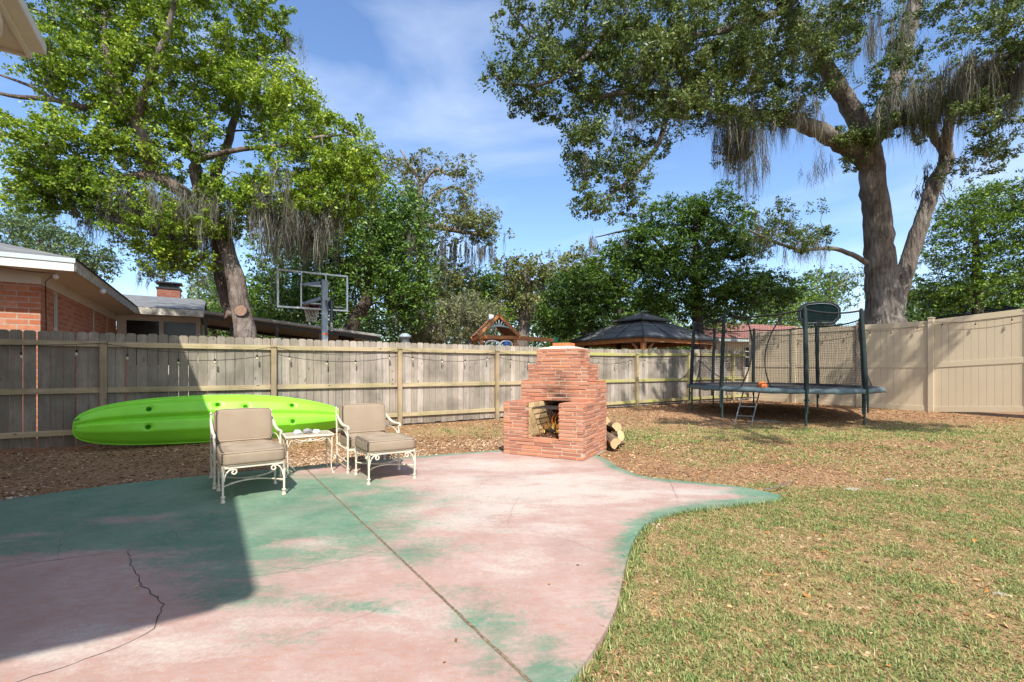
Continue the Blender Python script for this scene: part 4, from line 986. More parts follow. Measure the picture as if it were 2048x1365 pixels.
# top rope and net
order = sorted(range(8), key=lambda i: math.atan2(TL[i][1], TL[i][0])); RP = []
for q in range(8):
    a = topp[order[q]]; b = topp[order[(q+1) % 8]]
    for i in range(12): f = i/12; RP.append((a[0]+(b[0]-a[0])*f, a[1]+(b[1]-a[1])*f, TOPZ-.02-.10*4*f*(1-f)*.7))
mb = MB(); mb.tube([Vector(p) for p in RP+RP[:1]], .020, 6, cap=False); mb.build('top_rope', M['tnet'], tr)
def netpt(u, v):   # u around 0..1, v 0..1 bottom to top
    q = u*96; i = int(q) % 96; f = q-int(q); a = RP[i]; b = RP[(i+1) % 96]; tx, ty, tz = (a[k_]+(b[k_]-a[k_])*f for k_ in range(3))
    aa = math.atan2(ty, tx); bx, by = tring(aa, -.16)
    bow = -.05*math.sin(math.pi*v)
    r_ = 1-v; X_ = bx*r_+tx*v; Y_ = by*r_+ty*v; return Vector((X_*(1+bow), Y_*(1+bow), (HZ+.01)*r_+tz*v))
per = sum((Vector(RP[i])-Vector(RP[i-1])).length for i in range(96)); nu = int(per/.060); nvn = 30
V_ = []; F_ = []
def strand(P, w_=.0027):
    o = len(V_)
    for i, p in enumerate(P):
        t = (P[min(i+1, len(P)-1)]-P[max(i-1, 0)]).normalized(); rad = Vector((p.x, p.y, 0)).normalized(); s_ = t.cross(rad).normalized()
        V_.extend([p+s_*w_, p-s_*w_*.5+rad*w_*.87, p-s_*w_*.5-rad*w_*.87])
    for i in range(len(P)-1):
        for k_ in range(3): a = o+i*3+k_; b = o+i*3+(k_+1) % 3; F_.append((a, b, b+3, a+3))
for i in range(nu): strand([netpt(i/nu, j/6) for j in range(7)])
for j in range(1, nvn): strand([netpt(i/130 % 1.0, j/nvn) for i in range(131)], .0024)
npmesh('safety_net', V_, F_, M['tnet'], tr)
# zipped doorway straps between the two front poles
iB, iC = order.index(1), order.index(2)
for f0_, f1_, bowx in ((.36, .62, .07), (.98, .66, -.05)): pass
def door(u0, um, u1):
    P = []
    for t in np.linspace(0, 1, 16):
        u = (u0*(1-t)**2+2*um*t*(1-t)+u1*t*t); P.append(netpt((iB+u)/8, 1-t)*1.0)
    m2 = MB(); m2.tube(P, .016, 6); m2.build('door_strap', M['tnet'], tr)
door(.30, .46, .24); door(.76, .40, .62)
# ladder
ld = thing('ladder', 'grey three rung steel ladder hooked on the front of the trampoline', 'ladder', (5.05, 10.35, 0))
lt, lb_ = Vector((5.62, 10.90, .72)), Vector((5.10, 10.28, -.02)); side = Vector((.80, -.60, 0)).normalized()*.17; o_ = Vector((5.05, 10.35, 0))
for s_ in (-1, 1): m2 = MB(); m2.tube([lb_+side*s_-o_, lt+side*s_-o_, lt+side*s_-o_+Vector((.04, .05, .03))], .014, 8); m2.build('side_rail', M['steel'], ld)
for f in (.25, .52, .78): m2 = MB(); p = lb_.lerp(lt, f)-o_; m2.bar(p-side, p+side, .055, .018); m2.build('rung', M['steel'], ld)
# backboard on the far pole
bp = Vector((9.05, 13.72, 2.86)); ba = math.atan2(-.30, .95)
bb = thing('trampoline_backboard', 'small dark teal octagonal backboard fixed above the trampoline net', 'backboard', (bp.x, bp.y, 1.9), ba)
oc = [(-.53, -.13), (-.53, .12), (-.46, .22), (-.32, .30), (0, .33), (.32, .30), (.46, .22), (.53, .12), (.53, -.13), (.38, -.31), (-.38, -.31)]
m2 = MB(); m2.prism([(x*.96, z*.94+.96) for x, z in oc], -.02, .02); m2.build('board', M['bboard'], bb)
m2 = MB(); m2.tube([(x, -.01, z+.96) for x, z in oc+oc[:1]], .030, 8, cap=False, smooth=False); m2.build('padded_edge', M['tpole'], bb)
m2 = MB(); m2.tube([(x*.92, -.045, z*.88+.96) for x, z in oc+oc[:1]], .006, 6, cap=False); m2.build('white_line', M['steel'], bb)
m2 = MB(); m2.bar((0, .05, -.2), (0, .05, 1.0), .05, .05); m2.build('support_post', M['tpole'], bb)
m2 = MB(); m2.tube([(.19*math.cos(a), -.25+.19*math.sin(a), .70) for a in np.linspace(0, 2*math.pi, 24)], .009, 6, cap=False); m2.build('rim', M['tpole'], bb)
# orange ball
bmx = bmesh.new(); bmesh.ops.create_uvsphere(bmx, u_segments=24, v_segments=16, radius=.118); me_ = bpy.data.meshes.new('ball'); bmx.to_mesh(me_); bmx.free()
for p in me_.polygons: p.use_smooth = True
me_.materials.append(M['orange']); ball = bpy.data.objects.new('basketball', me_); COL.objects.link(ball); ball.location = W(1524.7, 771, 11.5); ball.location.z = .675+.118; tag(ball, 'orange basketball resting on the trampoline mat', 'ball')
m2 = MB()
for rx_, ry_ in ((0, 0), (90, 0), (90, 90)):
    Mx = Matrix.Rotation(R(rx_), 3, 'X') @ Matrix.Rotation(R(ry_), 3, 'Y'); m2.tube([Mx @ Vector((.118*math.cos(a), .118*math.sin(a), 0)) for a in np.linspace(0, 2*math.pi, 30)], .0025, 5, cap=False)
m2.build('seam', M['cord'], ball)

# ================================================================ BASKETBALL HOOP beyond the fence
hc = Vector((-5.50, 12.90, 0)); hp = thing('basketball_hoop', 'tall grey basketball hoop with clear backboard standing beyond the wooden fence', 'basketball hoop', (hc.x, hc.y, 0), FROT)
z0, z1, w_ = 2.87, 3.90, .915
m2 = MB(); m2.b2(-w_+.03, w_-.03, -.006, .006, z0+.03, z1-.03); m2.build('glass_pane', M['clear'], hp)
m2 = MB(); fw = .045
m2.b2(-w_, w_, -.03, .03, z1-fw, z1); m2.b2(-w_, w_, -.03, .03, z0, z0+fw); m2.b2(-w_, -w_+fw, -.028, .028, z0+fw, z1-fw); m2.b2(w_-fw, w_, -.028, .028, z0+fw, z1-fw)
m2.b2(-.33, -.30, -.035, -.012, z1-.36, z1-fw); m2.b2(.30, .33, -.035, -.012, z1-.36, z1-fw)
m2.build('backboard_frame', M['silver'], hp, bevel=.004)
m2 = MB()
for x in (-1, 1): m2.b2(x*.33-.018, x*.33+.018, -.075, -.036, z0+.02, z1-.34)
m2.b2(-.33, .33, -.074, -.037, z1-.40, z1-.345); m2.b2(-.31, .31, -.070, -.037, z0+.14, z0+.18); m2.b2(-.31, .31, .008, .012, z0+.12, z0+.18)
m2.build('board_bracket', M['silver'], hp, bevel=.003)
px_ = .10
m2 = MB(); m2.b2(px_-.072, px_+.072, -1.08, -.93, -.1, 3.52); m2.build('pole', M['greymetal'], hp, bevel=.008)
m2 = MB()
for x in (-.16, .16):
    m2.bar((px_+x*.6, -1.0, 3.45), (x*1.8, -.05, z1-.37), .05, .075); m2.bar((px_+x*.6, -1.0, 3.05), (x*1.6, -.05, z0+.14), .05, .09)
m2.build('lift_arm', M['greymetal'], hp, bevel=.004)
m2 = MB(); m2.tube([(px_+.16, -1.05, 2.2), (px_+.16, -1.05, 3.0)], .038, 12); m2.tube([(px_+.02, -1.12, 3.0), (px_+.07, -1.16, 2.72)], .02, 8); m2.build('gas_strut', M['gasmetal'], hp)
m2 = MB(); m2.b2(px_+.135, px_+.185, -1.095, -1.085, 2.22, 2.42); m2.build('strut_sticker', M['white'], hp)
m2 = MB(); 
for q in range(4): m2.b2(px_+.143, px_+.177, -1.099, -1.096, 2.245+q*.042, 2.245+q*.042+.024)
m2.build('sticker_print', M['dark'], hp)
m2 = MB(); m2.b2(px_-.06, px_+.06, -1.086, -1.081, 2.10, 2.15); m2.build('pole_sticker', M['orange'], hp)
m2 = MB(); m2.b2(.55, .78, -.020, -.012, z0+.10, z0+.125); m2.build('board_lettering', M['playwhite'], hp)
rc = Vector((0, .36, 3.0)); m2 = MB(); m2.tube([(rc.x+.228*math.cos(a), rc.y+.228*math.sin(a), rc.z) for a in np.linspace(0, 2*math.pi, 32)], .011, 8, cap=False); m2.b2(-.11, .11, .02, .14, 2.93, 3.0); m2.b2(-.12, .12, .013, .03, 2.88, 3.02); m2.build('rim', M['red'], hp)
m2 = MB()
for i in range(12):
    for s_ in (-1, 1):
        P = []
        for t in np.linspace(0, 1, 9): a = 2*math.pi*(i+s_*t*2.0)/12; r_ = .225-.10*t**.7; P.append((rc.x+r_*math.cos(a), rc.y+r_*math.sin(a), rc.z-.01-.42*t))
        m2.tube(P, .0065, 4)
m2.build('net', M['net'], hp)

# ================================================================ PLAYSET
pl = thing('playset', 'cedar play house with gabled shake roof and swing beam beyond the fence', 'playset', (-.45, 15.3, 0), R(14))
hwg = .64; ez = 2.35; az = 3.0; dp_ = 1.35
def rbar(mb, a, b, w_, h_): mb.bar(a, b, w_, h_)
for s_ in (-1, 1):
    m2 = MB(); a = Vector((s_*(hwg+.02), 0, ez)); b = Vector((0, 0, az)); n_ = 7
    up = Vector((-(b-a).z*s_, 0, abs((b-a).x))).normalized()
    for q in range(n_):
        p = a.lerp(b, q/n_); p2 = a.lerp(b, (q+1.12)/n_); off = up*(.015 if s_ > 0 else .015)
        off = Vector((s_*.010, 0, .018))
        V_ = [p+off*1.3+Vector((0, -.12, 0)), p2+off*.4+Vector((0, -.12, 0)), p2+off*.4+Vector((0, dp_, 0)), p+off*1.3+Vector((0, dp_, 0))]
        m2.add(V_+[v-Vector((0, 0, .016)) for v in V_], [(0, 1, 2, 3), (7, 6, 5, 4), (0, 4, 5, 1), (1, 5, 6, 2), (2, 6, 7, 3), (3, 7, 4, 0)])
    m2.build('roof', M['cedar_dark'], pl)
    for y in (-.13, dp_): m2 = MB(); m2.bar((s_*(hwg+.05), y, ez-.05), (s_*.0, y, az-.01), .035, .10); m2.build('barge_board', M['cedar'], pl)
m2 = MB(); m2.b2(-hwg-.04, hwg+.04, -.10, -.05, ez-.14, ez-.03); m2.b2(-hwg-.04, hwg+.04, dp_-.12, dp_-.08, ez-.14, ez-.03)
for s_ in (-1, 1): m2.b2(s_*hwg-.03, s_*hwg+.03, -.05, dp_-.12, ez-.14, ez-.03)
m2.build('eave_beam', M['cedar'], pl)
for s_ in (-1, 1):
    for y in (-.06, dp_-.1): m2 = MB(); m2.b2(s_*(hwg-.07)-.05, s_*(hwg-.07)+.05, y, y+.09, -.1, ez-.1); m2.build('post', M['cedar'], pl)
m2 = MB(); m2.b2(-hwg+.1, hwg-.1, dp_-.06, dp_-.03, .6, ez-.5); m2.build('back_wall', M['cedar'], pl)
m2 = MB(); P = [(.44*math.cos(a), -.09, 2.50+.13*math.sin(a)) for a in np.linspace(0, math.pi, 14)]; m2.tube(P, .03, 6)
for a in (.6, 1.1, 1.57, 2.04, 2.54): m2.bar((.1*math.cos(a), -.09, 2.60+.03*math.sin(a)), (.26*math.cos(a), -.09, 2.62+.22*math.sin(a)), .02, .03)
m2.build('sunburst_trim', M['sunburst'], pl)
for cx_, wq in ((-.23, .22), (.24, .20)):
    m2 = MB(); zt_ = 2.15; pol = [(cx_-wq, 1.75), (cx_-wq, zt_-.12)]+[(cx_-wq*math.cos(a), zt_-.12+.12*math.sin(a)) for a in np.linspace(0, math.pi, 10)][1:-1]+[(cx_+wq, zt_-.12), (cx_+wq, 1.75)]
    m2.tube([(x, -.12, z) for x, z in pol], .022, 6, smooth=False); m2.bar((cx_, -.12, 1.75), (cx_, -.12, zt_), .02, .03); m2.bar((cx_-wq, -.12, 1.93), (cx_+wq, -.12, 1.93), .02, .03); m2.b2(cx_-wq, cx_+wq, -.13, -.11, 1.6, 1.78)
    m2.build('arched_window', M['playwhite'], pl)
m2 = MB(); m2.lathe([(.0, .12), (.09, .10), (.11, 0), (.09, -.1), (0, -.12)], (.24, -.2, 2.0), 12); m2.build('blue_tube', M['playblue'], pl)
m2 = MB(); m2.b2(-.13, .03, .9, 1.06, az-.05, az+.12); m2.build('toy_chimney', M['playwhite'], pl, bevel=.01)
m2 = MB(); m2.bar((hwg, .3, 2.28), (2.15, .62, 2.24), .09, .14); m2.build('swing_beam', M['cedar'], pl)
m2 = MB(); m2.box((2.2, .63, 2.24), (.16, .16, .22)); m2.build('beam_bracket', M['playgreen'], pl, bevel=.02)
m2 = MB(); 
for s_ in (-1, 1): m2.bar((2.18, .63, 2.2), (2.3, .63+s_*.9, -.1), .08, .08)
m2.build('beam_leg', M['cedar'], pl)

# ================================================================ GAZEBO
gz0 = Vector((4.47, 15.8, 0)); gb = thing('gazebo', 'grey metal double roof gazebo on cedar posts beyond the wooden fence', 'gazebo', gz0, FROT)
gx, gy, e0, e1 = 3.9, 3.7, 2.36, 3.06; ccx, ccy = gx/2, gy/2; hx, hy = .62, .55
base_ = [(-.12, -.12), (gx+.12, -.12), (gx+.12, gy+.12), (-.12, gy+.12)]; top_ = [(ccx-hx, ccy-hy), (ccx+hx, ccy-hy), (ccx+hx, ccy+hy), (ccx-hx, ccy+hy)]
m2 = MB()
for i in range(4):
    a, b = base_[i], base_[(i+1) % 4]; c_, d_ = top_[(i+1) % 4], top_[i]; m2.add([(*a, e0), (*b, e0), (*c_, e1), (*d_, e1)], [(0, 1, 2, 3)])
m2.add([(*p, e0-.02) for p in base_], [(0, 1, 2, 3)])
m2.build('roof', M['gazroof'], gb)
m2 = MB()
for i in range(4):
    a, b = base_[i], base_[(i+1) % 4]; c_, d_ = top_[(i+1) % 4], top_[i]
    for t in (0, .33, .67): 
        p = Vector((a[0]+(b[0]-a[0])*t, a[1]+(b[1]-a[1])*t, e0+.012)); q = Vector((d_[0]+(c_[0]-d_[0])*t, d_[1]+(c_[1]-d_[1])*t, e1+.012)); m2.bar(p, q, .05, .035)
    for h_ in (.33, .66):
        p = Vector((*a, e0)).lerp(Vector((*d_, e1)), h_); q = Vector((*b, e0)).lerp(Vector((*c_, e1)), h_); m2.bar(p+Vector((0, 0, .008)), q+Vector((0, 0, .008)), .02, .012)
    m2.bar((*a, e0-.02), (*b, e0-.02), .04, .06)
m2.build('roof_rib', M['gazrib'], gb)
cu = [(ccx-.85, ccy-.78), (ccx+.85, ccy-.78), (ccx+.85, ccy+.78), (ccx-.85, ccy+.78)]; m2 = MB(); z_ = 3.12
for i in range(4): m2.add([(*cu[i], z_), (*cu[(i+1) % 4], z_), (ccx, ccy, 3.46)], [(0, 1, 2)])
m2.add([(*p, z_-.03) for p in cu], [(0, 1, 2, 3)]); m2.build('upper_roof', M['gazroof'], gb)
m2 = MB()
for i in range(4): m2.bar((*cu[i], z_), (ccx, ccy, 3.47), .04, .03); m2.bar((*cu[i], z_-.015), (*cu[(i+1) % 4], z_-.015), .03, .04)
m2.b2(ccx-hx+.02, ccx+hx-.02, ccy-hy+.02, ccy+hy-.02, e1-.02, z_-.03)
m2.build('upper_rib', M['gazrib'], gb)
m2 = MB()
for (a, b) in (((0, 0), (gx, 0)), ((0, gy), (gx, gy))): m2.bar((a[0], a[1], e0-.13), (b[0], b[1], e0-.13), .09, .14)
for (a, b) in (((0, .05), (0, gy-.05)), ((gx, .05), (gx, gy-.05))): m2.bar((a[0], a[1], e0-.131), (b[0], b[1], e0-.131), .09, .138)
m2.build('beam', M['cedar'], gb)
for (x, y) in ((.08, .08), (gx-.08, .08), (gx-.08, gy-.08), (.08, gy-.08)):
    m2 = MB(); m2.b2(x-.07, x+.07, y-.07, y+.07, -.1, e0-.2); sx_ = 1 if x < 1 else -1; sy_ = 1 if y < 1 else -1
    m2.bar((x+sx_*.06, y, e0-.65), (x+sx_*.5, y, e0-.2), .06, .07); m2.bar((x, y+sy_*.06, e0-.65), (x, y+sy_*.5, e0-.2), .06, .07); m2.build('post', M['cedar'], gb)
# grey board fence far behind the play area
bf = thing('board_fence', 'distant grey board fence seen beneath the gazebo roof', 'fence', FD(8, 24, 0), FROT); m2 = MB()
for i in range(90): m2.b2(-7+i*.145, -7+i*.145+.138, 0, .02, -.1, 1.85+random.uniform(-.02, .02))
m2.build('picket_panel', M['picket'], bf)
m2 = MB()
for z in (.4, 1.6): m2.bar((-7, .045, z), (6, .045, z), .04, .09)
m2.build('rail', M['rail'], bf)

# ================================================================ BRICK HOUSE on the left (beyond the fence)
bh = thing('brick_house', 'neighbouring orange brick house with grey shingle hip roof and wide cream eaves', 'house', FD(-2.7, 11.62, 0), FROT)
OX, OY = -2.7, 11.62
def B(mb, d0, d1, n0, n1, z0, z1): mb.b2(d0-OX, d1-OX, n0-OY, n1-OY, z0, z1)
SZ = 2.95
wins = [(12.42, 12.84), (15.80, 16.15), (17.55, 17.85)]
def wallmesh(): 
    m2 = MB(); ns = [OY]
    segs = []; cur = OY
    for a, b in wins: segs.append((cur, a)); cur = b
    segs.append((cur, 19.0))
    for a, b in segs: B(m2, -2.92, -2.70, a, b, -.1, 2.74)
    for a, b in wins: B(m2, -2.92, -2.705, a, b, -.1, 1.35)
    B(m2, -9, -3.42, OY, OY+.22, -.1, 2.74); B(m2, -3.42+.001, -2.92, OY, OY+.22, -.1, 2.74)
    B(m2, -9, -8.8, OY+.22, 24, -.1, 2.74); B(m2, -9, -2.7, 23.8, 24, -.1, 2.74)
    return m2
wallmesh().build('wall', M['hbrick'], bh)
m2 = MB(); B(m2, -9, -2.69, OY-.01, OY+.2, 2.74, SZ); B(m2, -2.93, -2.688, OY+.201, 19.0, 2.741, SZ); m2.build('frieze_board', M['soffit'], bh)
for i, (a, b) in enumerate(wins):
    m2 = MB(); B(m2, -2.80, -2.74, a, b, 1.35, 1.40); B(m2, -2.80, -2.74, a, b, 2.70, 2.74); B(m2, -2.80, -2.735, a, a+.05, 1.40, 2.70); B(m2, -2.80, -2.735, b-.05, b, 1.40, 2.70); B(m2, -2.80, -2.745, a+.05, b-.05, 1.98, 2.03)
    f = m2.build('window', M['white'], bh); m2 = MB(); B(m2, -2.79, -2.775, a+.05, b-.05, 1.40, 2.70); m2.build('pane', M['glass'], f)
m2 = MB(); B(m2, -3.9, -3.55, OY-.04, OY-.012, 0, 2.74); m2.build('corner_trim', M['white'], bh)
# eaves: soffit, fascia
m2 = MB(); B(m2, -10, -2.16, 11.08, OY-.01, SZ, SZ+.02); B(m2, -2.69, -2.16, OY-.009, 18.45, SZ, SZ+.02); B(m2, -2.7, -.45, 18.451, 19.0, SZ, SZ+.02); m2.build('soffit', M['soffit'], bh)
m2 = MB(); B(m2, -10, -2.14, 11.045, 11.08, SZ-.015, SZ+.13); m2.build('fascia', M['white'], bh)
m2 = MB(); B(m2, -10, -2.12, 11.03, 11.07, SZ+.131, SZ+.21); m2.build('drip_edge', M['bluetrim'], bh)
m2 = MB(); B(m2, -2.16, -2.12, 11.08, 18.42, SZ-.015, SZ+.20); m2.build('fascia', M['dirtytrim'], bh)
m2 = MB(); B(m2, -2.119, -.40, 18.38, 18.42, SZ-.015, SZ+.20); B(m2, -.44, -.40, 18.421, 24.3, SZ-.015, SZ+.2); m2.build('fascia', M['dirtytrim'], bh)
def RF(lst, z): return [Vector((a-OX, b-OY, c)) for a, b, c in lst]
zt_ = SZ+.213; m2 = MB(); sl_ = .30
# main hip: eaves n=11.04 (front), d=-2.12 (right)
rid = (-6.0, 14.92, zt_+sl_*3.88); rid2 = (-6.0, 22.0, zt_+sl_*3.88)
m2.add(RF([(-10, 11.03, zt_), (-2.10, 11.03, zt_), rid, (-10, 14.92, zt_+sl_*3.88)], 0), [(0, 1, 2, 3)])
m2.add(RF([(-2.10, 11.03, zt_), (-2.10, 18.4, zt_), (-2.10-3.9, 22.3, zt_+sl_*3.9), rid], 0), [(0, 1, 2, 3)])
m2.add(RF([(-2.10, 18.38, zt_), (-.38, 18.38, zt_), (-.38, 21.6, zt_+.235*3.2), (-5.3, 21.6, zt_+.235*3.2)], 0), [(0, 1, 2, 3)])
m2.add(RF([(-.38, 21.6, zt_+.235*3.2), (-.38, 24.5, zt_), (-9, 24.5, zt_), (-9, 21.6, zt_+.235*3.2)], 0), [(0, 1, 2, 3)])
m2.add(RF([(-10, 11.03, zt_-.03), (-2.10, 11.03, zt_-.03), (-2.10, 24, zt_-.03), (-10, 24, zt_-.03)], 0), [(0, 1, 2, 3)])
m2.build('roof', M['shingle'], bh)
m2 = MB(); B(m2, -.42, -.385, 18.4, 24.4, SZ+.0, SZ+.19); m2.add(RF([(-.44, 18.5, SZ+.2), (-.44, 24.3, SZ+.2), (-.44, 21.6, SZ+.9)], 0), [(0, 1, 2)]); m2.build('gable_end', M['soffit'], bh)
m2 = MB(); B(m2, -2.69, -.5, 19.0, 19.15, -.1, 1.35); B(m2, -2.69, -2.45, 19.0, 19.15, 1.351, SZ); B(m2, -.62, -.5, 19.0, 19.15, 1.351, SZ); B(m2, -2.449, -.621, 19.0, 19.15, 2.78, SZ); B(m2, -1.62, -1.5, 18.995, 19.15, 1.351, 2.78); B(m2, -.65, -.5, 19.16, 24, -.1, SZ); m2.build('wing_wall', M['soffit'], bh)
for a, b in ((-2.45, -1.62), (-1.5, -.62)):
    m2 = MB(); B(m2, a, b, 19.03, 19.06, 1.351, 2.78); m2.build('window', M['glass'], bh)
ch_ = MB(); B(ch_, -1.95, -1.22, 22.0, 22.6, 3.2, 4.28); chm = ch_.build('chimney', M['cbrick'], bh)
m2 = MB(); B(m2, -1.98, -1.19, 21.97, 22.63, 4.28, 4.34); 
for x in (-1.9, -1.3): B(m2, x, x+.03, 22.02, 22.05, 4.34, 4.5); B(m2, x, x+.03, 22.55, 22.58, 4.34, 4.5)
B(m2, -1.88, -1.29, 22.06, 22.5, 4.34, 4.46); B(m2, -2.0, -1.17, 21.95, 22.65, 4.5, 4.55); m2.build('chimney_cap', M['blackmetal'], chm)
m2 = MB(); p = Vector((-2.45-OX, 11.4-OY, SZ-.04)); bmp = [(0, -.09), (.03, -.08), (.045, -.05), (.03, -.015), (.02, 0)]; m2.lathe(bmp, p, 12); m2.build('eave_bulb', M['playwhite'], bh)
m2 = MB(); q = [p+Vector((-.8, -.2, .03)), p+Vector((-.3, -.1, .0)), p+Vector((0, 0, .01)), p+Vector((-.2, .3, -.1)), p+Vector((-.235, .45, -.12)), p+Vector((-.235, .5, -1.0))]; m2.tube(q, .007, 5); m2.build('eave_wire', M['cord'], bh)
m2 = MB(); m2.lathe([(0, 0), (.05, -.01), (.06, -.06), (.03, -.10), (0, -.11)], (-2.1-OX, 13.2-OY, SZ-.01), 12, Matrix.Rotation(R(30), 3, 'X')); m2.build('flood_light', M['playwhite'], bh)
# steel patio cover to the right of the house
pc = thing('patio_cover', 'long low metal patio cover on dark posts beside the brick house', 'patio cover', FD(-.3, 16.6, 0), FROT)
def SL(mb, d0, z0_, d1, z1_, n0, n1, th_):
    mb.add([(d0+.3, n0-16.6, z0_), (d1+.3, n0-16.6, z1_), (d1+.3, n1-16.6, z1_), (d0+.3, n1-16.6, z0_), (d0+.3, n0-16.6, z0_+th_), (d1+.3, n0-16.6, z1_+th_), (d1+.3, n1-16.6, z1_+th_), (d0+.3, n1-16.6, z0_+th_)], [(0, 1, 2, 3), (7, 6, 5, 4), (0, 4, 5, 1), (1, 5, 6, 2), (2, 6, 7, 3), (3, 7, 4, 0)])
m2 = MB(); SL(m2, -.35, 2.86, 4.9, 2.36, 16.62, 21, .05); m2.build('roof_panel', M['cover_under'], pc)
m2 = MB(); SL(m2, -.35, 2.88, 4.9, 2.38, 16.5, 16.62, .08); m2.build('gutter', M['metalroof'], pc)
m2 = MB(); SL(m2, -.35, 2.74, 4.9, 2.24, 16.62, 16.70, .115); SL(m2, -.35, 2.74, 4.9, 2.24, 20.6, 20.7, .115); m2.build('beam', M['darkmetal'], pc)
for d_ in (-.3, .35, 1.6, 2.9, 4.6):
    zz = 2.86-(d_+.35)*.095; m2 = MB(); m2.b2(d_+.26, d_+.34, .02, .10, -.1, zz-.1); m2.build('post', M['darkmetal'], pc)
m2 = MB()
for d_ in (-.2, .5, 1.2, 1.9): m2.b2(d_+.3, d_+.31, 2.0, 2.01, 0, 2.4)
m2.b2(.0, 2.4, 4.0, 4.06, -.1, 2.3); m2.build('screen_wall', M['darkmetal'], pc)

# ================================================================ OWN HOUSE: high eave at the top left, throws the shadow on the patio
oh = thing('own_house', 'high cream roof eave with gutter corner reaching in at the top left', 'house', FD(-1.65, -1.1, 0), FROT+R(1.0))
OX, OY = -1.65, -1.1; EZ = 4.86
m2 = MB(); B(m2, -10, -1.72, -1.08, 7.56, EZ, EZ+.03); m2.build('soffit', M['soffit'], oh)
m2 = MB(); B(m2, -1.72, -1.68, -1.12, 7.60, EZ-.03, EZ+.17); B(m2, -10, -1.72, -1.12, -1.08, EZ-.03, EZ+.17); B(m2, -10, -1.72, 7.56, 7.60, EZ-.03, EZ+.17); m2.build('fascia', M['white'], oh)
m2 = MB()
for d0, d1, z0_, z1_ in ((-1.68, -1.55, EZ+.02, EZ+.03), (-1.56, -1.545, EZ+.03, EZ+.14), (-1.68, -1.665, EZ+.03, EZ+.15)): B(m2, d0, d1, -1.12, 7.52, z0_, z1_)
m2.prism([(-1.68-OX, EZ+.02), (-1.56-OX, EZ+.02), (-1.545-OX, EZ+.14), (-1.68-OX, EZ+.15)], 7.521-OY, 7.525-OY); m2.build('gutter', M['white'], oh, bevel=.003)
m2 = MB(); B(m2, -10, -3.4, -.4, 6.4, -.1, EZ); m2.build('wall', M['hbrick'], oh)
m2 = MB(); hh = EZ+.18; a_ = [(-10, -1.12, hh), (-1.66, -1.12, hh), (-1.66, 7.60, hh), (-10, 7.60, hh), (-5.9, 3.17, hh+1.3), (-10, 3.17, hh+1.3)]
m2.add(RF(a_, 0), [(0, 1, 4, 5), (1, 2, 4), (2, 3, 5, 4), (3, 2, 1, 0)]); m2.build('roof', M['shingle'], oh)
# boxed beam and ribbed downspout elbow under the eave
m2 = MB(); B(m2, -2.16, -1.94, -1.0, 6.75, EZ-.20, EZ-.003); m2.build('boxed_beam', M['white'], oh, bevel=.01)
m2 = MB(); q = []; rr = []
c0 = Vector((-1.88-OX, 6.0-OY, 0)); path = [Vector((-1.80, 6.72, EZ-.02)), Vector((-1.80, 6.80, EZ-.10)), Vector((-1.84, 6.92, EZ-.16)), Vector((-1.95, 7.03, EZ-.18)), Vector((-2.15, 7.12, EZ-.18)), Vector((-2.5, 7.2, EZ-.18)), Vector((-3.3, 7.3, EZ-.2))]
for i in range(len(path)-1):
    for j in range(10): p = path[i].lerp(path[i+1], j/10); q.append(Vector((p.x-OX, p.y-OY, p.z))); rr.append(.085 if j % 2 else .078)
m2.tube(q, rr, 14); m2.build('ribbed_downspout', M['soffit'], oh)
# ================================================================ far houses on the right
rh = thing('red_roof_house', 'pale house with reddish shingle roof seen through the trampoline net', 'house', (14.5, 26, 0), R(20))
m2 = MB(); m2.b2(-3.9, 7, 0, 5, -.1, 2.75); m2.build('wall', M['vinyl'], rh)
m2 = MB(); m2.b2(-4.3, 7.4, -.45, -.41, 2.7, 2.86); m2.b2(-4.34, -4.3, -.45, 5.4, 2.7, 2.86); m2.b2(-4.3, 7.4, -.41, 0, 2.70, 2.72); m2.build('fascia', M['bluetrim'], rh)
m2 = MB(); e_ = 2.87; m2.add([(-4.4, -.5, e_), (7.5, -.5, e_), (7.5, 5.5, e_), (-4.4, 5.5, e_), (-1.6, 2.5, e_+1.15), (4.8, 2.5, e_+1.15)], [(0, 1, 5, 4), (1, 2, 5), (2, 3, 4, 5), (3, 0, 4), (3, 2, 1, 0)]); m2.build('roof', M['redshingle'], rh)
for a in (-1.95, -.5): 
    m2 = MB(); m2.b2(a, a+1.2, -.03, -.005, 1.3, 2.45); f = m2.build('window', M['glass'], rh); m2 = MB()
    for t in (0, .4, .8, 1.2): m2.b2(a+t-.02, a+t+.02, -.045, -.031, 1.3, 2.45)
    for z in (1.3, 1.9, 2.2, 2.45): m2.b2(a, a+1.2, -.05, -.046, z-.02, z+.02)
    m2.build('frame', M['white'], f)
dh = thing('dark_roof_house', 'dark charcoal roof just showing over the right end of the vinyl fence', 'house', (20.8, 17, 0), R(32))
m2 = MB(); m2.b2(-1.0, 6, 0, 5, -.1, 2.9); m2.build('wall', M['vinyl'], dh)
m2 = MB(); e_ = 2.9; m2.add([(-1.6, -.6, e_), (6.6, -.6, e_), (6.6, 5.6, e_), (-1.6, 5.6, e_), (1.0, 2.5, e_+1.1), (4.5, 2.5, e_+1.1)], [(0, 1, 5, 4), (1, 2, 5), (2, 3, 4, 5), (3, 0, 4), (3, 2, 1, 0)]); m2.build('roof', M['darkshingle'], dh)
m2 = MB(); m2.tube([(1.2, .6, 3.3), (1.2, .6, 3.8)], .05, 10); m2.build('roof_vent', M['blackmetal'], dh)
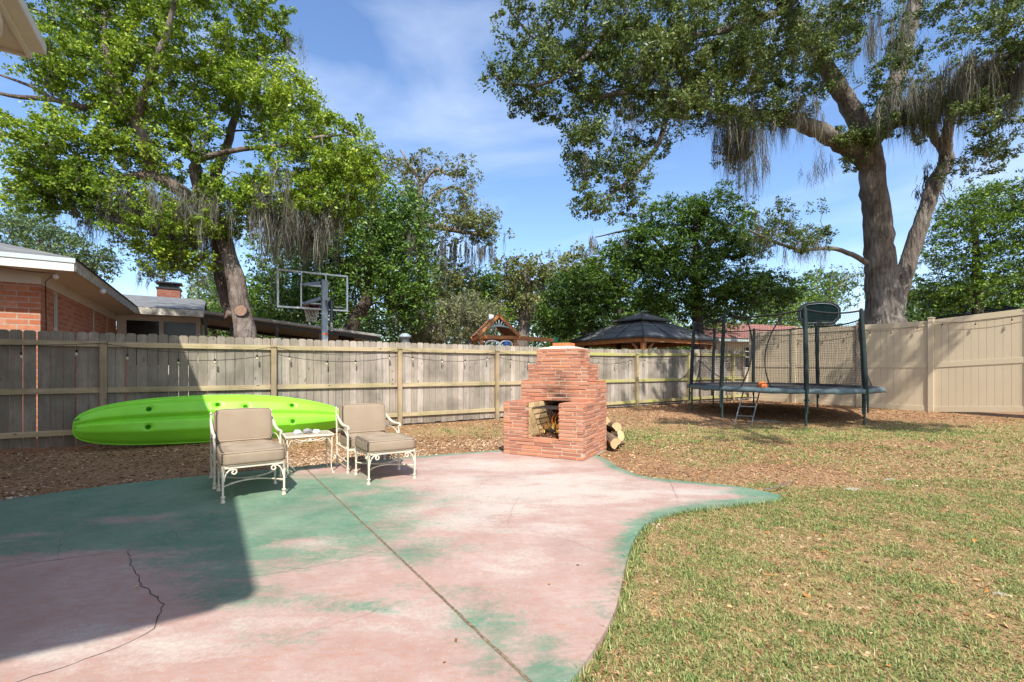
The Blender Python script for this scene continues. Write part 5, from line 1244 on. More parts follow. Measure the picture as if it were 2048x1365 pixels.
# vent of the house further off behind the fence
mb = MB(); q = W(810, 676, 13.0); mb.lathe([(.12, -.25), (.12, 0), (.17, .0), (.17, .05), (.08, .12), (0, .13)], (0, 0, q.z), 14); mb.tube([(0, 0, -.05), (0, 0, q.z-.2)], .05, 8); o = mb.build('post_light', M['greymetal']); o.location = (q.x, q.y, 0); tag(o, 'small grey capped post light poking above the fence left of the playset', 'lamp')

# ================================================================ TREES
def leaves_at(C, rc, per, size, flat=.75, droop=0.0, shape=.55):
    """C cluster centres (n,3), rc radii; returns verts, faces of bent leaf quads"""
    n = len(C); idx = np.repeat(np.arange(n), per); N = len(idx)
    d = rng.normal(0, 1, (N, 3)); d /= np.linalg.norm(d, axis=1)[:, None]; r_ = rng.random(N)**.42
    P = C[idx]+d*(r_*rc[idx])[:, None]*np.array([1, 1, flat])
    P[:, 2] -= droop*rng.random(N)**2*rc[idx]
    nrm = d*.5+rng.normal(0, .65, (N, 3))+np.array([0, 0, .55]); nrm /= np.linalg.norm(nrm, axis=1)[:, None]
    u = np.cross(nrm, rng.normal(0, 1, (N, 3))); u /= np.linalg.norm(u, axis=1)[:, None]; v = np.cross(nrm, u)
    L_ = (size*rng.uniform(.45, 1.4, N))[:, None]; Wd = L_*shape
    V_ = np.stack([P-u*L_*.5, P-v*Wd*.5+u*L_*.05, P+u*L_*.5-nrm*L_*.08, P+v*Wd*.5+u*L_*.05], 1).reshape(-1, 3)
    return V_, np.arange(N*4).reshape(-1, 4)
def moss_at(P, length, width, strands):
    n = len(P); idx = np.repeat(np.arange(n), strands); N = len(idx); seg = 7; strands = int(strands*1.9); width = width*.95
    base = P[idx]+np.stack([rng.normal(0, .09, N), rng.normal(0, .09, N), rng.normal(0, .09, N)], 1)*np.array([width*15, width*15, 1.6])
    L_ = length[idx]*rng.uniform(.12, 1.15, N)*(1-.35*rng.random(N)); a = rng.uniform(0, 6.28, N); w0 = width*rng.uniform(.35, 1.3, N)
    dirx = np.cos(a); diry = np.sin(a); V_ = np.zeros((N, seg*2, 3)); cx_ = np.zeros(N); cy_ = np.zeros(N); lean = rng.normal(0, .05, (N, 2))
    for s_ in range(seg):
        t = s_/(seg-1); cx_ = cx_+rng.normal(0, .022, N)+lean[:, 0]*L_/seg; cy_ = cy_+rng.normal(0, .022, N)+lean[:, 1]*L_/seg
        cx_ = cx_+.018*np.sin(t*7+a*3); cy_ = cy_+.018*np.cos(t*6+a*5)
        ww = w0*(np.sin(np.pi*(t*.8+.15)))*(1-.75*t)
        V_[:, 2*s_, 0] = base[:, 0]+cx_-dirx*ww; V_[:, 2*s_, 1] = base[:, 1]+cy_-diry*ww; V_[:, 2*s_, 2] = base[:, 2]-L_*t
        V_[:, 2*s_+1, 0] = base[:, 0]+cx_+dirx*ww; V_[:, 2*s_+1, 1] = base[:, 1]+cy_+diry*ww; V_[:, 2*s_+1, 2] = base[:, 2]-L_*t
    o = (np.arange(N)*seg*2)[:, None, None]; q = np.array([[2*s_, 2*s_+1, 2*s_+3, 2*s_+2] for s_ in range(seg-1)])[None]
    return V_.reshape(-1, 3), (o+q).reshape(-1, 4)
def catmull(P, R_, step=.25):
    out_p, out_r = [], []
    P = [P[0]*2-P[1]]+list(P)+[P[-1]*2-P[-2]]; R_ = [R_[0]]+list(R_)+[R_[-1]]
    for i in range(1, len(P)-2):
        n = max(2, int((P[i+1]-P[i]).length/step))
        for j in range(n):
            t = j/n; p0, p1, p2, p3 = P[i-1:i+3]
            out_p.append(.5*((2*p1)+(-p0+p2)*t+(2*p0-5*p1+4*p2-p3)*t*t+(-p0+3*p1-3*p2+p3)*t**3)); out_r.append(R_[i]+(R_[i+1]-R_[i])*t)
    out_p.append(P[-2]); out_r.append(R_[-2]); return out_p, out_r
def tree(name, label, limbs, blobs, leaf, lsize, per, rc, bark='bark', group=None, moss=None, hang=None, twig=.012, flat=.75, shape=.55, cat='tree', sub=2, stubs=(), seg=12, extra=None):
    """limbs: [(points, radii)], blobs: (px,py,Y,rx_px,ry_px,depth_m,count)"""
    base = limbs[0][0][0]; root = thing(name, label, cat, (base.x, base.y, 0), 0, group); O = Vector((base.x, base.y, 0))
    mb = MB(); nodes = []; nr = []
    for li, (P, rr) in enumerate(limbs):
        P2, r2 = catmull([Vector(p) for p in P], rr, .22); n = len(P2)
        P3 = [p+Vector([random.uniform(-.12, .12)*min(r_, .25) for _ in range(3)]) for p, r_ in zip(P2, r2)]
        mb.tube([p-O for p in P3], [r_*random.uniform(.95, 1.06) for r_ in r2], seg if r2[0] > .12 else 8)
        for p, r_ in zip(P3, r2):
            if r_ < max(.28, rr[0]*.75) or li: nodes.append(tuple(p)); nr.append(r_)
    C = []
    if group: blobs = bl(blobs, DENS)
    for (px, py, Y, rx, ry, dm, cnt) in blobs:
        c = W(px, py, Y); ax = rx/FPX*Y; az_ = ry/FPX*Y; k_ = 0
        while k_ < cnt:
            d = rng.normal(0, 1, 3); d /= np.linalg.norm(d); q = rng.random()**.30
            C.append((c.x+d[0]*ax*q, c.y+d[1]*dm*q, c.z+d[2]*az_*q)); k_ += 1
    for (x_, y_, z_, rx, ry, rz, cnt) in (extra or []):
        for _ in range(cnt): d = rng.normal(0, 1, 3); d /= np.linalg.norm(d); q = rng.random()**.35; C.append((x_+d[0]*rx*q, y_+d[1]*ry*q, z_+d[2]*rz*q))
    C = np.array(C)
    # grow twigs: nearest cluster first
    nodes = np.array(nodes); cap_ = len(nodes)+len(C)*3+5; NB = np.zeros((cap_, 3)); NB[:len(nodes)] = nodes; m_ = len(nodes); NR = np.zeros(cap_); NR[:m_] = nr
    dmin = np.full(len(C), 1e9)
    for s_ in range(0, len(C), 200):
        D = np.linalg.norm(C[s_:s_+200, None]-nodes[None], axis=2); dmin[s_:s_+200] = D.min(1)
    for i in np.argsort(dmin):
        c = C[i]; dd = np.linalg.norm(NB[:m_]-c, axis=1)+.6*np.maximum(0, NB[:m_, 2]-c[2]); j = int(dd.argmin()); a = Vector(NB[j]); b = Vector(c); l = (b-a).length
        if l < .05: continue
        r0 = min(max(NR[j]*.62, twig), .012+.028*l); mid1 = a.lerp(b, .35)+Vector([random.uniform(-.14, .14)*l for _ in range(3)])+Vector((0, 0, .06*l)); mid2 = a.lerp(b, .7)+Vector([random.uniform(-.12, .12)*l for _ in range(3)])+Vector((0, 0, .05*l))
        r1 = max(twig*.5, r0*.4); mb.tube([a-O, mid1-O, mid2-O, b-O], [r0, r0*.8, r0*.6, r1], 5 if r0 > .02 else 4, cap=False)
        for p, r_ in ((mid1, r0*.8), (mid2, r0*.6), (b, r1)): NB[m_] = p; NR[m_] = r_; m_ += 1
    mb.build('trunk', M[bark], root, recalc=False)
    rcs = rc*rng.uniform(.6, 1.35, len(C)); Oa = np.array(O)
    # each cluster splits into smaller sprays so the crown keeps holes
    subs = np.repeat(np.arange(len(C)), sub*3); off = rng.normal(0, 1, (len(subs), 3)); off /= np.linalg.norm(off, axis=1)[:, None]
    C2 = C[subs]+off*(rcs[subs]*.75)[:, None]*np.array([1, 1, .7]); r2 = rcs[subs]*rng.uniform(.26, .50, len(subs))
    V_, F_ = leaves_at(C2, r2, max(1, int(per/(sub*3))), lsize, flat, shape=shape); npmesh('crown', V_-Oa, F_, M[leaf], root)
    Vm, Fm = [], []
    if moss:
        cnt, lmin, lmax, width, strands, zbias = moss
        idx = rng.choice(m_, cnt); P = NB[idx]; V2, F2 = moss_at(P, rng.uniform(lmin, lmax, cnt), width, strands); Vm.append(V2); Fm.append(F2)
    for h in (hang or []):
        (px, py, Y, rx, ry, lmin, lmax, cnt, width, strands) = h; c = W(px, py, Y)
        P = np.stack([c.x+rng.normal(0, .5, cnt)*rx/FPX*Y, c.y+rng.normal(0, .35, cnt), c.z+rng.normal(0, .5, cnt)*ry/FPX*Y], 1)
        V2, F2 = moss_at(P, rng.uniform(lmin, lmax, cnt), width, strands); Vm.append(V2); Fm.append(F2)
    if Vm:
        o_ = 0; Fa = []
        for v, f in zip(Vm, Fm): Fa.append(f+o_); o_ += len(v)
        npmesh('hanging_moss', np.concatenate(Vm)-Oa, np.concatenate(Fa), M['moss'], root)
    for (p, dr, r_) in stubs:
        s_ = MB(); dr = Vector(dr).normalized(); s_.tube([p-O, p-O+dr*.10], [r_*1.1, r_], 12); so_ = s_.build('pruned_stub', M[bark], root)
        s_ = MB(); s_.lathe([(0, .003), (r_*.98, .001)], p-O+dr*.102, 12, dr.to_track_quat('Z', 'Y').to_matrix()); s_.build('cut_face', M['cutwood'], so_)
    return root

# left oak, sunlit
L1 = [([W(500, 850, 11), W(492, 690, 11), W(478, 600, 11), W(457, 510, 11), W(437, 455, 11), W(410, 420, 11)], [.30, .24, .205, .18, .165, .155]),
      ([W(412, 424, 11), W(380, 396, 10.8), W(335, 366, 10.6), W(302, 345, 10.4), W(296, 300, 10.2), W(275, 255, 10), W(240, 200, 9.9), W(214, 120, 9.8), W(208, 40, 9.7)], [.16, .15, .14, .13, .12, .11, .09, .065, .04]),
      ([W(470, 640, 11.5), W(446, 560, 11.6), W(434, 480, 11.7), W(424, 400, 11.8), W(434, 340, 12), W(455, 290, 12.2), W(480, 200, 12.4), W(515, 110, 12.5), W(545, 80, 12.5), W(590, 108, 12.4)], [.20, .17, .15, .14, .12, .10, .08, .06, .04, .025]),
      ([W(425, 400, 11.8), W(398, 355, 11.9), W(388, 320, 12), W(340, 250, 12), W(300, 120, 11.8), W(330, 30, 11.6)], [.14, .12, .10, .08, .06, .04]),
      ([W(410, 420, 11), W(385, 335, 10.8), W(430, 310, 10.6), W(500, 297, 10.4), W(560, 292, 10.4), W(640, 274, 10.5), W(700, 270, 10.6)], [.10, .08, .06, .05, .045, .035, .02]),
      ([W(272, 250, 10), W(300, 150, 9.8), W(330, 80, 9.6), W(348, 10, 9.5)], [.09, .075, .06, .04]),
      ([W(302, 345, 10.4), W(240, 360, 10), W(160, 370, 9.7), W(90, 360, 9.4)], [.09, .07, .05, .03]),
      ([W(245, 205, 9.9), W(170, 215, 9.7), W(110, 200, 9.6), W(40, 195, 9.5), W(-30, 180, 9.5)], [.07, .06, .05, .04, .03]),
      ([W(110, 200, 9.6), W(60, 172, 9.5), W(0, 150, 9.5)], [.04, .03, .02]),
      ([W(120, 330, 9.6), W(60, 290, 9.5), W(-20, 260, 9.5)], [.04, .035, .02]),
      ([W(430, 455, 11), W(360, 470, 10.6), W(300, 470, 10.4)], [.09, .06, .03])]
def bl(l, cnt_f=1.0): return [(a, b, c, d, e, f, max(1, int(g*cnt_f))) for (a, b, c, d, e, f, g) in l]
B1 = [(150, 50, 10, 100, 80, 1.2, 34), (330, 50, 10.5, 160, 90, 1.6, 70), (480, 70, 12, 75, 90, 1.0, 26), (175, 165, 9.8, 95, 80, 1.2, 34), (330, 170, 10.5, 140, 90, 1.5, 55), (480, 190, 11.5, 100, 80, 1.2, 36),
      (90, 310, 9.5, 80, 65, 1.0, 26), (190, 310, 9.9, 105, 65, 1.2, 32), (330, 290, 10.4, 110, 60, 1.2, 34), (90, 380, 9.5, 85, 35, .9, 24), (240, 405, 10, 130, 38, 1.2, 30), (320, 470, 10.3, 80, 42, 1.0, 22), (370, 520, 10.6, 50, 30, .8, 10),
      (560, 220, 11, 85, 65, 1.2, 36), (620, 300, 10.8, 90, 75, 1.2, 42), (690, 300, 10.8, 65, 55, 1.0, 24), (560, 400, 10.8, 85, 60, 1.2, 30), (650, 400, 10.8, 80, 55, 1.1, 28), (475, 390, 10.9, 60, 50, 1.0, 22), (720, 360, 10.8, 45, 55, .9, 14),
      (110, 150, 9.5, 30, 25, .5, 5), (300, -60, 10.2, 260, 60, 1.6, 60), (20, 260, 9.5, 40, 40, .6, 3), (450, 440, 10.6, 45, 25, .6, 9), (520, 30, 12, 60, 40, .8, 14)]
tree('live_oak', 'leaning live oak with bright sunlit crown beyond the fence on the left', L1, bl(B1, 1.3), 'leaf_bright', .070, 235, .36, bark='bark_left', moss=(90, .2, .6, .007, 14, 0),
     hang=[(290, 405, 10.2, 150, 25, .4, 1.1, 130, .007, 30), (400, 440, 11.3, 80, 30, .5, 1.2, 80, .007, 30), (560, 420, 10.6, 60, 50, .5, 1.6, 90, .008, 30), (640, 440, 10.6, 50, 35, .5, 1.3, 44, .007, 30), (220, 370, 10, 90, 20, .2, .7, 20, .006, 22), (350, 480, 10.9, 60, 20, .4, 1.1, 50, .006, 24), (600, 100, 12.4, 14, 8, .3, .6, 5, .007, 26), (290, 540, 10.5, 10, 6, .3, .5, 3, .005, 20)],
     stubs=[(W(484, 624, 10.86), (.25, -1, .15), .13), (W(463, 630, 10.98), (-.8, -.8, .1), .09), (W(298, 358, 10.3), (-.5, -1, 0), .10)])

# right oak, in shade with long moss
L2 = [([W(1768, 830, 15.5), W(1770, 700, 15.5), W(1768, 640, 15.5), W(1764, 560, 15.5), W(1756, 460, 15.4), W(1746, 370, 15.3), W(1736, 290, 15.2)], [.95, .70, .56, .45, .40, .37, .33]),
      ([W(1740, 330, 15.2), W(1700, 298, 15), W(1640, 262, 14.6), W(1575, 240, 14.2), W(1500, 228, 13.4), W(1430, 215, 12.6), W(1340, 190, 11.8), W(1250, 185, 11.2), W(1180, 200, 10.8)], [.30, .27, .24, .20, .15, .11, .08, .06, .04]),
      ([W(1736, 290, 15.2), W(1712, 235, 15), W(1675, 170, 14.6), W(1630, 100, 14), W(1570, 20, 13), W(1520, -60, 12)], [.31, .28, .24, .18, .13, .09]),
      ([W(1738, 300, 15.2), W(1765, 230, 15.4), W(1795, 150, 15.4), W(1815, 70, 15.3), W(1835, -10, 15.1), W(1850, -90, 15)], [.30, .27, .25, .23, .21, .19]),
      ([W(1775, 640, 15.6), W(1800, 575, 15.6), W(1822, 505, 15.6), W(1850, 425, 15.5), W(1872, 360, 15.4), W(1895, 320, 15.2), W(1880, 290, 15), W(1850, 250, 14.6), W(1790, 200, 13.6)], [.38, .26, .24, .22, .21, .20, .15, .11, .07]),
      ([W(1890, 320, 15.2), W(1900, 240, 14.2), W(1940, 160, 12.6), W(2000, 120, 11.6), W(2080, 95, 11)], [.16, .14, .12, .10, .07]),
      ([W(1732, 525, 15.3), W(1705, 510, 15), W(1660, 497, 14.6), W(1600, 500, 14.2), W(1540, 480, 13.8), W(1500, 462, 13.5)], [.09, .075, .06, .05, .04, .025]),
      ([W(1570, 20, 13), W(1450, 60, 12), W(1350, 75, 11.3), W(1220, 70, 10.8), W(1120, 110, 10.4), W(1050, 170, 10.2)], [.11, .08, .065, .05, .04, .025]),
      ([W(1340, 190, 11.8), W(1320, 280, 11.4), W(1270, 350, 11.2), W(1220, 390, 11), W(1180, 430, 10.9)], [.08, .065, .05, .035, .02]),
      ([W(1220, 70, 10.8), W(1150, 130, 10.5), W(1080, 170, 10.2), W(1000, 165, 10)], [.06, .05, .035, .02]),
      ([W(1120, 110, 10.4), W(1060, 70, 10.3), W(1020, 20, 10.2)], [.045, .03, .02]),
      ([W(1500, 228, 13.4), W(1480, 280, 13.2), W(1470, 330, 13)], [.07, .05, .03]),
      ([W(1570, 20, 13), Vector((6.6, 9.5, 10.2)), Vector((6.2, 6.5, 9.4)), Vector((6.0, 4.0, 8.4)), Vector((5.6, 2.0, 7.4))], [.17, .14, .11, .08, .04]),
      ([W(2080, 95, 11), Vector((11.5, 7.5, 8.8)), Vector((9.8, 4.5, 8.2)), Vector((8.5, 2.5, 7.6))], [.10, .09, .06, .03])]
B2 = [(1060, 60, 10.3, 60, 65, .9, 15), (1170, 50, 10.6, 90, 75, 1.2, 34), (1300, 60, 11.2, 110, 85, 1.4, 46), (1430, 50, 11.8, 100, 80, 1.4, 40), (1540, 80, 12.8, 80, 85, 1.3, 34), (1025, 160, 10.1, 45, 35, .7, 11), (1110, 190, 10.5, 75, 60, 1.0, 24),
      (1215, 170, 11, 85, 70, 1.2, 30), (1330, 170, 11.6, 85, 65, 1.2, 30), (1430, 180, 12.3, 75, 65, 1.2, 28), (1500, 200, 13.2, 55, 60, 1.0, 18), (1190, 290, 10.9, 60, 50, .9, 16), (1170, 360, 10.9, 35, 40, .6, 7), (1245, 350, 11.2, 55, 45, .8, 14), (1190, 415, 10.9, 35, 28, .6, 7),
      (1300, 270, 11.5, 55, 50, .9, 14), (1270, 400, 11.2, 35, 25, .5, 4), (1465, 300, 13, 30, 40, .7, 7), (1640, 60, 13.8, 70, 50, 1.1, 20), (1600, 150, 14, 40, 45, .8, 9), (1900, 50, 13, 110, 55, 1.4, 30), (1960, 150, 12, 90, 60, 1.3, 22), (1840, 240, 14.2, 60, 40, .9, 12), (1760, 250, 14.6, 40, 30, .6, 6), (2010, 250, 12.2, 50, 55, .9, 12),
      (1960, 320, 12.6, 60, 30, .8, 10), (1590, 475, 14, 45, 26, .7, 9), (1540, 455, 13.7, 35, 45, .6, 8), (1650, 480, 14.5, 35, 16, .5, 5), (1450, -50, 11.6, 330, 45, 1.8, 60), (1800, -60, 12.5, 160, 50, 1.6, 26), (1650, 400, 14.8, 14, 10, .3, 1), (1700, 330, 14.9, 25, 12, .4, 3), (1560, 420, 14, 12, 40, .3, 3)]
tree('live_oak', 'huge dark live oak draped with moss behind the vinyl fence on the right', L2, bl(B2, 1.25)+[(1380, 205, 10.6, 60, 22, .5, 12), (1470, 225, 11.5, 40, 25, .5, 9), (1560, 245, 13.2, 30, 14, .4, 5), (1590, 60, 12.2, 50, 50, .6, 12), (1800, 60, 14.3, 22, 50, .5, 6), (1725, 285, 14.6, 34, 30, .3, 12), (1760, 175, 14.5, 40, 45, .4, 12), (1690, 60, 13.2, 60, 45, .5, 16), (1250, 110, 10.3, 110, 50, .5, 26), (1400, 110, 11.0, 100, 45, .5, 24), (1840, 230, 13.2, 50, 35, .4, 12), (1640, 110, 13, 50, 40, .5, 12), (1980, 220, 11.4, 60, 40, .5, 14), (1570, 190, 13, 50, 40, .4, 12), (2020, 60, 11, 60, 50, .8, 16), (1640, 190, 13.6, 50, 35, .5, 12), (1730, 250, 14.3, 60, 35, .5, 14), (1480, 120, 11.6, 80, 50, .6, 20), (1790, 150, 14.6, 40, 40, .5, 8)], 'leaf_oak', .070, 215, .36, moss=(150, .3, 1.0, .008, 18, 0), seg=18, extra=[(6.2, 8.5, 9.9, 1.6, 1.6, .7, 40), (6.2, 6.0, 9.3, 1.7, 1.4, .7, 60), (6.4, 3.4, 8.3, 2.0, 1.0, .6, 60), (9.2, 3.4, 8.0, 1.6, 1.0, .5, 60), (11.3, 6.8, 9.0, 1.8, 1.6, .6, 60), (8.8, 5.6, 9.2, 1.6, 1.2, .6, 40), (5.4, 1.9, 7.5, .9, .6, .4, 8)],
     hang=[(1330, 160, 11.6, 60, 20, .4, 1.1, 22, .007, 28), (1400, 200, 12.2, 50, 20, .5, 1.4, 22, .007, 28), (1480, 250, 12.6, 45, 30, .8, 2.0, 55, .008, 30), (1570, 225, 13.4, 60, 14, .5, 1.3, 50, .007, 26), (1500, 330, 13.2, 25, 20, .6, 1.6, 14, .007, 26), (1850, 190, 13.2, 80, 20, .8, 1.9, 80, .009, 30), (1950, 145, 11.9, 90, 18, .8, 1.7, 90, .008, 30), (2020, 140, 11.4, 50, 15, .7, 1.5, 50, .008, 28),
           (1800, 60, 15.2, 30, 60, .5, 1.4, 20, .009, 28), (1740, 60, 14.6, 30, 40, .6, 1.8, 18, .008, 28), (1885, 330, 15.2, 20, 10, .3, 1.0, 12, .02, 26), (1870, 370, 15.3, 12, 20, .2, .6, 10, .02, 20), (1600, 495, 14.2, 60, 8, .3, .9, 22, .007, 24), (1530, 470, 13.8, 30, 30, .4, 1.3, 14, .007, 24), (1640, 330, 14.8, 30, 20, .4, 1.2, 10, .007, 24), (1170, 330, 10.9, 6, 6, .5, .9, 4, .008, 26), (1250, 240, 11.2, 40, 10, .3, .8, 10, .006, 22), (1660, 60, 14.2, 60, 30, .5, 1.4, 20, .008, 26)])

def trunkline(px, Y, top_px, top_py, r0, lean=0):
    b = W(px, HY, Y); b.z = -.1; t = W(top_px, top_py, Y); return ([b, b.lerp(t, .35)+Vector((lean*.3, 0, 0)), b.lerp(t, .7)+Vector((lean*.15, 0, 0)), t], [r0, r0*.8, r0*.55, r0*.25])
DENS = 1.6
G1 = 'trees beyond the fences'
# dense dark green tree behind the basketball hoop
tl = [([W(672, 760, 17), W(700, 660, 17), W(735, 590, 17.2), W(740, 500, 17.5), W(745, 400, 18)], [.34, .27, .22, .16, .06]), ([W(735, 590, 17.2), W(660, 500, 17.4), W(600, 470, 17.5)], [.16, .10, .05]), ([W(740, 500, 17.5), W(800, 470, 17.5), W(830, 500, 17)], [.14, .08, .04])]
tree('broadleaf_tree', 'dense glossy green tree right behind the basketball hoop', tl, [(790, 440, 18, 65, 60, 1.8, 40), (740, 430, 18.5, 90, 55, 2.0, 46), (700, 500, 18, 120, 60, 2.2, 66), (800, 530, 17.5, 65, 70, 1.8, 48), (600, 540, 18, 110, 60, 2.0, 60), (720, 580, 17.5, 120, 55, 2.0, 56), (560, 610, 18.5, 100, 45, 1.8, 44), (820, 600, 17.5, 50, 50, 1.4, 28), (480, 620, 19, 60, 60, 1.5, 26), (730, 370, 18.5, 40, 25, 1.2, 9)],
     'leaf_deep', .125, 110, .62, bark='barkdark', group=G1, moss=(50, .3, 1.0, .012, 14, 0), hang=[(820, 470, 17, 20, 20, .6, 1.6, 8, .012, 20)], shape=.5)
# airy oak with moss
tl = [([W(880, 760, 26), W(850, 620, 26), W(842, 520, 26), W(838, 440, 26), W(842, 370, 26)], [.45, .35, .30, .22, .12]), ([W(840, 450, 26), W(880, 455, 25.5), W(930, 465, 25), W(985, 470, 25)], [.20, .16, .12, .06]), ([W(842, 370, 26), W(870, 340, 25.8), W(900, 350, 25.5), W(925, 325, 25.5)], [.12, .09, .06, .03]), ([W(838, 440, 26), W(870, 390, 26), W(910, 375, 26), W(950, 395, 26)], [.12, .09, .06, .04]), ([W(842, 370, 26), W(820, 330, 26), W(800, 300, 26)], [.1, .07, .04])]
tree('mossy_oak', 'tall airy oak with open mossy branches against the sky left of centre', tl, [(805, 335, 26, 50, 28, 1.6, 15), (880, 330, 26, 45, 25, 1.5, 8), (930, 340, 25.5, 28, 30, 1.2, 7), (840, 400, 26, 45, 40, 1.6, 15), (900, 405, 25.5, 60, 25, 1.6, 15), (960, 435, 25, 40, 25, 1.4, 14), (910, 465, 25, 75, 25, 1.6, 22), (980, 470, 25, 30, 30, 1.2, 11), (865, 480, 25.5, 35, 40, 1.4, 12), (900, 560, 26, 60, 40, 1.8, 22)],
     'leaf_olive', .15, 72, .58, group=G1, bark='barkpale', moss=(50, .4, 1.6, .016, 16, 0), hang=[(900, 490, 25.2, 60, 8, 1.0, 2.4, 26, .018, 22), (970, 500, 25, 25, 8, .8, 1.8, 12, .018, 22), (930, 420, 25.6, 30, 10, .5, 1.0, 8, .015, 18)], shape=.5, twig=.02)
# pale vine-hung shrub tree
tree('vine_covered_tree', 'low pale tree hung with grey moss left of the playset roof', [trunkline(860, 20, 880, 600, .2, .3)], [(880, 640, 20, 70, 40, 1.4, 42), (930, 620, 20.5, 60, 30, 1.3, 30), (850, 670, 19.5, 45, 25, 1.0, 20), (980, 640, 21, 35, 30, 1.2, 14)], 'leaf_pale', .11, 95, .5, group=G1, bark='barkpale', moss=(110, .4, 1.3, .012, 18, 0), shape=.4)
tree('broadleaf_tree', 'mid green bushy tree between the mossy oak and the playset', [trunkline(940, 28, 940, 560, .25)], [(930, 590, 28, 60, 45, 2, 42), (880, 560, 29, 50, 45, 2, 30), (990, 570, 30, 55, 45, 2, 34), (960, 630, 27, 70, 35, 2, 30)], 'leaf_lime', .16, 80, .8, group=G1)
tl = [([W(1040, 760, 27), W(1048, 640, 27), W(1055, 570, 27), W(1050, 530, 27)], [.45, .34, .24, .1]), ([W(1055, 590, 27), W(1090, 550, 27), W(1110, 530, 27)], [.16, .1, .05])]
tree('mossy_oak', 'brownish olive oak standing behind the playset swing beam', tl, [(1045, 545, 27, 45, 30, 1.6, 20), (1100, 550, 27, 45, 35, 1.6, 22), (1060, 600, 27, 50, 35, 1.6, 18), (1020, 600, 28, 30, 40, 1.4, 12), (1150, 530, 29, 45, 30, 1.6, 20), (1180, 560, 29, 50, 45, 1.8, 24)], 'leaf_olive', .17, 80, .72, group=G1, moss=(70, .5, 1.6, .018, 16, 0), hang=[(1060, 590, 26.5, 40, 15, 1.0, 2.0, 16, .018, 20)])
tree('broadleaf_tree', 'dark fern-leaved tree left of the gazebo roof', [trunkline(1180, 19, 1170, 560, .16, -.2), trunkline(1230, 19, 1240, 560, .14, .2)], [(1150, 590, 19, 60, 45, 1.4, 50), (1210, 560, 19.5, 60, 35, 1.4, 40), (1120, 640, 18.5, 50, 35, 1.2, 34), (1200, 630, 19.5, 70, 40, 1.4, 34), (1240, 520, 20, 60, 30, 1.3, 20)], 'leaf_shade', .13, 120, .55, group=G1, bark='barkdark', flat=.45, shape=.4)
tree('broadleaf_tree', 'tall dark spreading tree directly above the gazebo', [trunkline(1400, 20, 1390, 430, .28), ([W(1395, 560, 20), W(1330, 500, 19.8), W(1280, 460, 19.6), W(1190, 475, 19.2)], [.12, .09, .06, .02]), ([W(1393, 520, 20), W(1440, 470, 19.8), W(1480, 440, 19.6)], [.1, .07, .03])],
     [(1340, 440, 20, 70, 35, 1.6, 30), (1420, 425, 20, 70, 40, 1.6, 32), (1290, 500, 19.5, 65, 40, 1.5, 34), (1390, 500, 20, 90, 45, 1.8, 46), (1480, 480, 20, 50, 55, 1.5, 28), (1340, 560, 19.5, 90, 45, 1.6, 46), (1450, 570, 19.8, 90, 45, 1.8, 46), (1530, 590, 20, 60, 35, 1.6, 26), (1390, 620, 20.5, 120, 30, 1.6, 34), (1290, 600, 19.5, 40, 30, 1.2, 14)],
     'leaf_shade', .13, 150, .62, group=G1, bark='barkdark', flat=.45, shape=.4, moss=(24, .4, 1.0, .012, 14, 0), hang=[(1190, 478, 19.2, 14, 3, .4, .9, 5, .014, 22), (1240, 485, 19.4, 18, 6, .5, 1.0, 5, .014, 22)])
tree('broadleaf_tree', 'bright green tree filling the space right of the big oak trunk', [trunkline(1960, 19, 1950, 420, .25), trunkline(2080, 18, 2060, 420, .2)], [(1960, 420, 19, 90, 45, 1.8, 40), (2030, 400, 18.5, 60, 45, 1.6, 26), (1930, 490, 19, 90, 55, 1.8, 48), (2030, 500, 18.5, 80, 60, 1.8, 48), (1900, 570, 19.5, 70, 50, 1.6, 34), (1990, 590, 19, 90, 45, 1.8, 44), (2090, 450, 18, 50, 80, 1.5, 30), (1860, 610, 20, 35, 35, 1.2, 12)],
     'leaf_lime', .12, 100, .6, group=G1, bark='barkdark', flat=.5, shape=.4)
tree('broadleaf_tree', 'soft green tree far behind the trampoline backboard', [trunkline(1560, 34, 1560, 600, .25)], [(1560, 610, 34, 50, 30, 2.2, 22), (1520, 590, 36, 40, 40, 2, 18), (1620, 600, 35, 35, 25, 2, 16), (1600, 570, 38, 26, 20, 2, 7)], 'leaf_lime', .2, 80, 1.0, group=G1)
tree('mossy_oak', 'thin see-through oak far off between the backboard and the oak trunk', [trunkline(1660, 42, 1660, 560, .3), ([W(1660, 600, 42), W(1690, 560, 42), W(1710, 550, 42)], [.12, .08, .04])], [(1640, 570, 42, 45, 25, 2.5, 16), (1690, 560, 42, 40, 25, 2.5, 14), (1660, 600, 42, 60, 25, 2.5, 18), (1640, 545, 42, 20, 15, 2, 4)], 'leaf_far', .2, 60, .85, group=G1, bark='barkpale')
tree('live_oak', 'grey green oak behind the brick house roof at the left edge', [trunkline(60, 26, 80, 480, .4), ([W(80, 520, 26), W(160, 510, 26), W(210, 515, 26)], [.14, .08, .04])], [(20, 440, 27, 60, 28, 2, 26), (70, 480, 26, 75, 35, 2.2, 42), (150, 520, 26, 55, 30, 1.8, 26), (195, 515, 26, 22, 28, 1.2, 7), (0, 500, 26, 70, 40, 2, 30), (170, 550, 27, 35, 18, 1.4, 10)], 'leaf_far', .15, 85, .75, group=G1)
tree('broadleaf_tree', 'yellow green tree glimpsed between the chimney and the leaning oak trunk', [trunkline(430, 30, 430, 620, .2)], [(420, 625, 30, 45, 20, 1.8, 22), (450, 650, 30, 50, 20, 1.8, 16), (540, 650, 28, 60, 30, 2, 20)], 'leaf_olive', .17, 80, .8, group=G1)
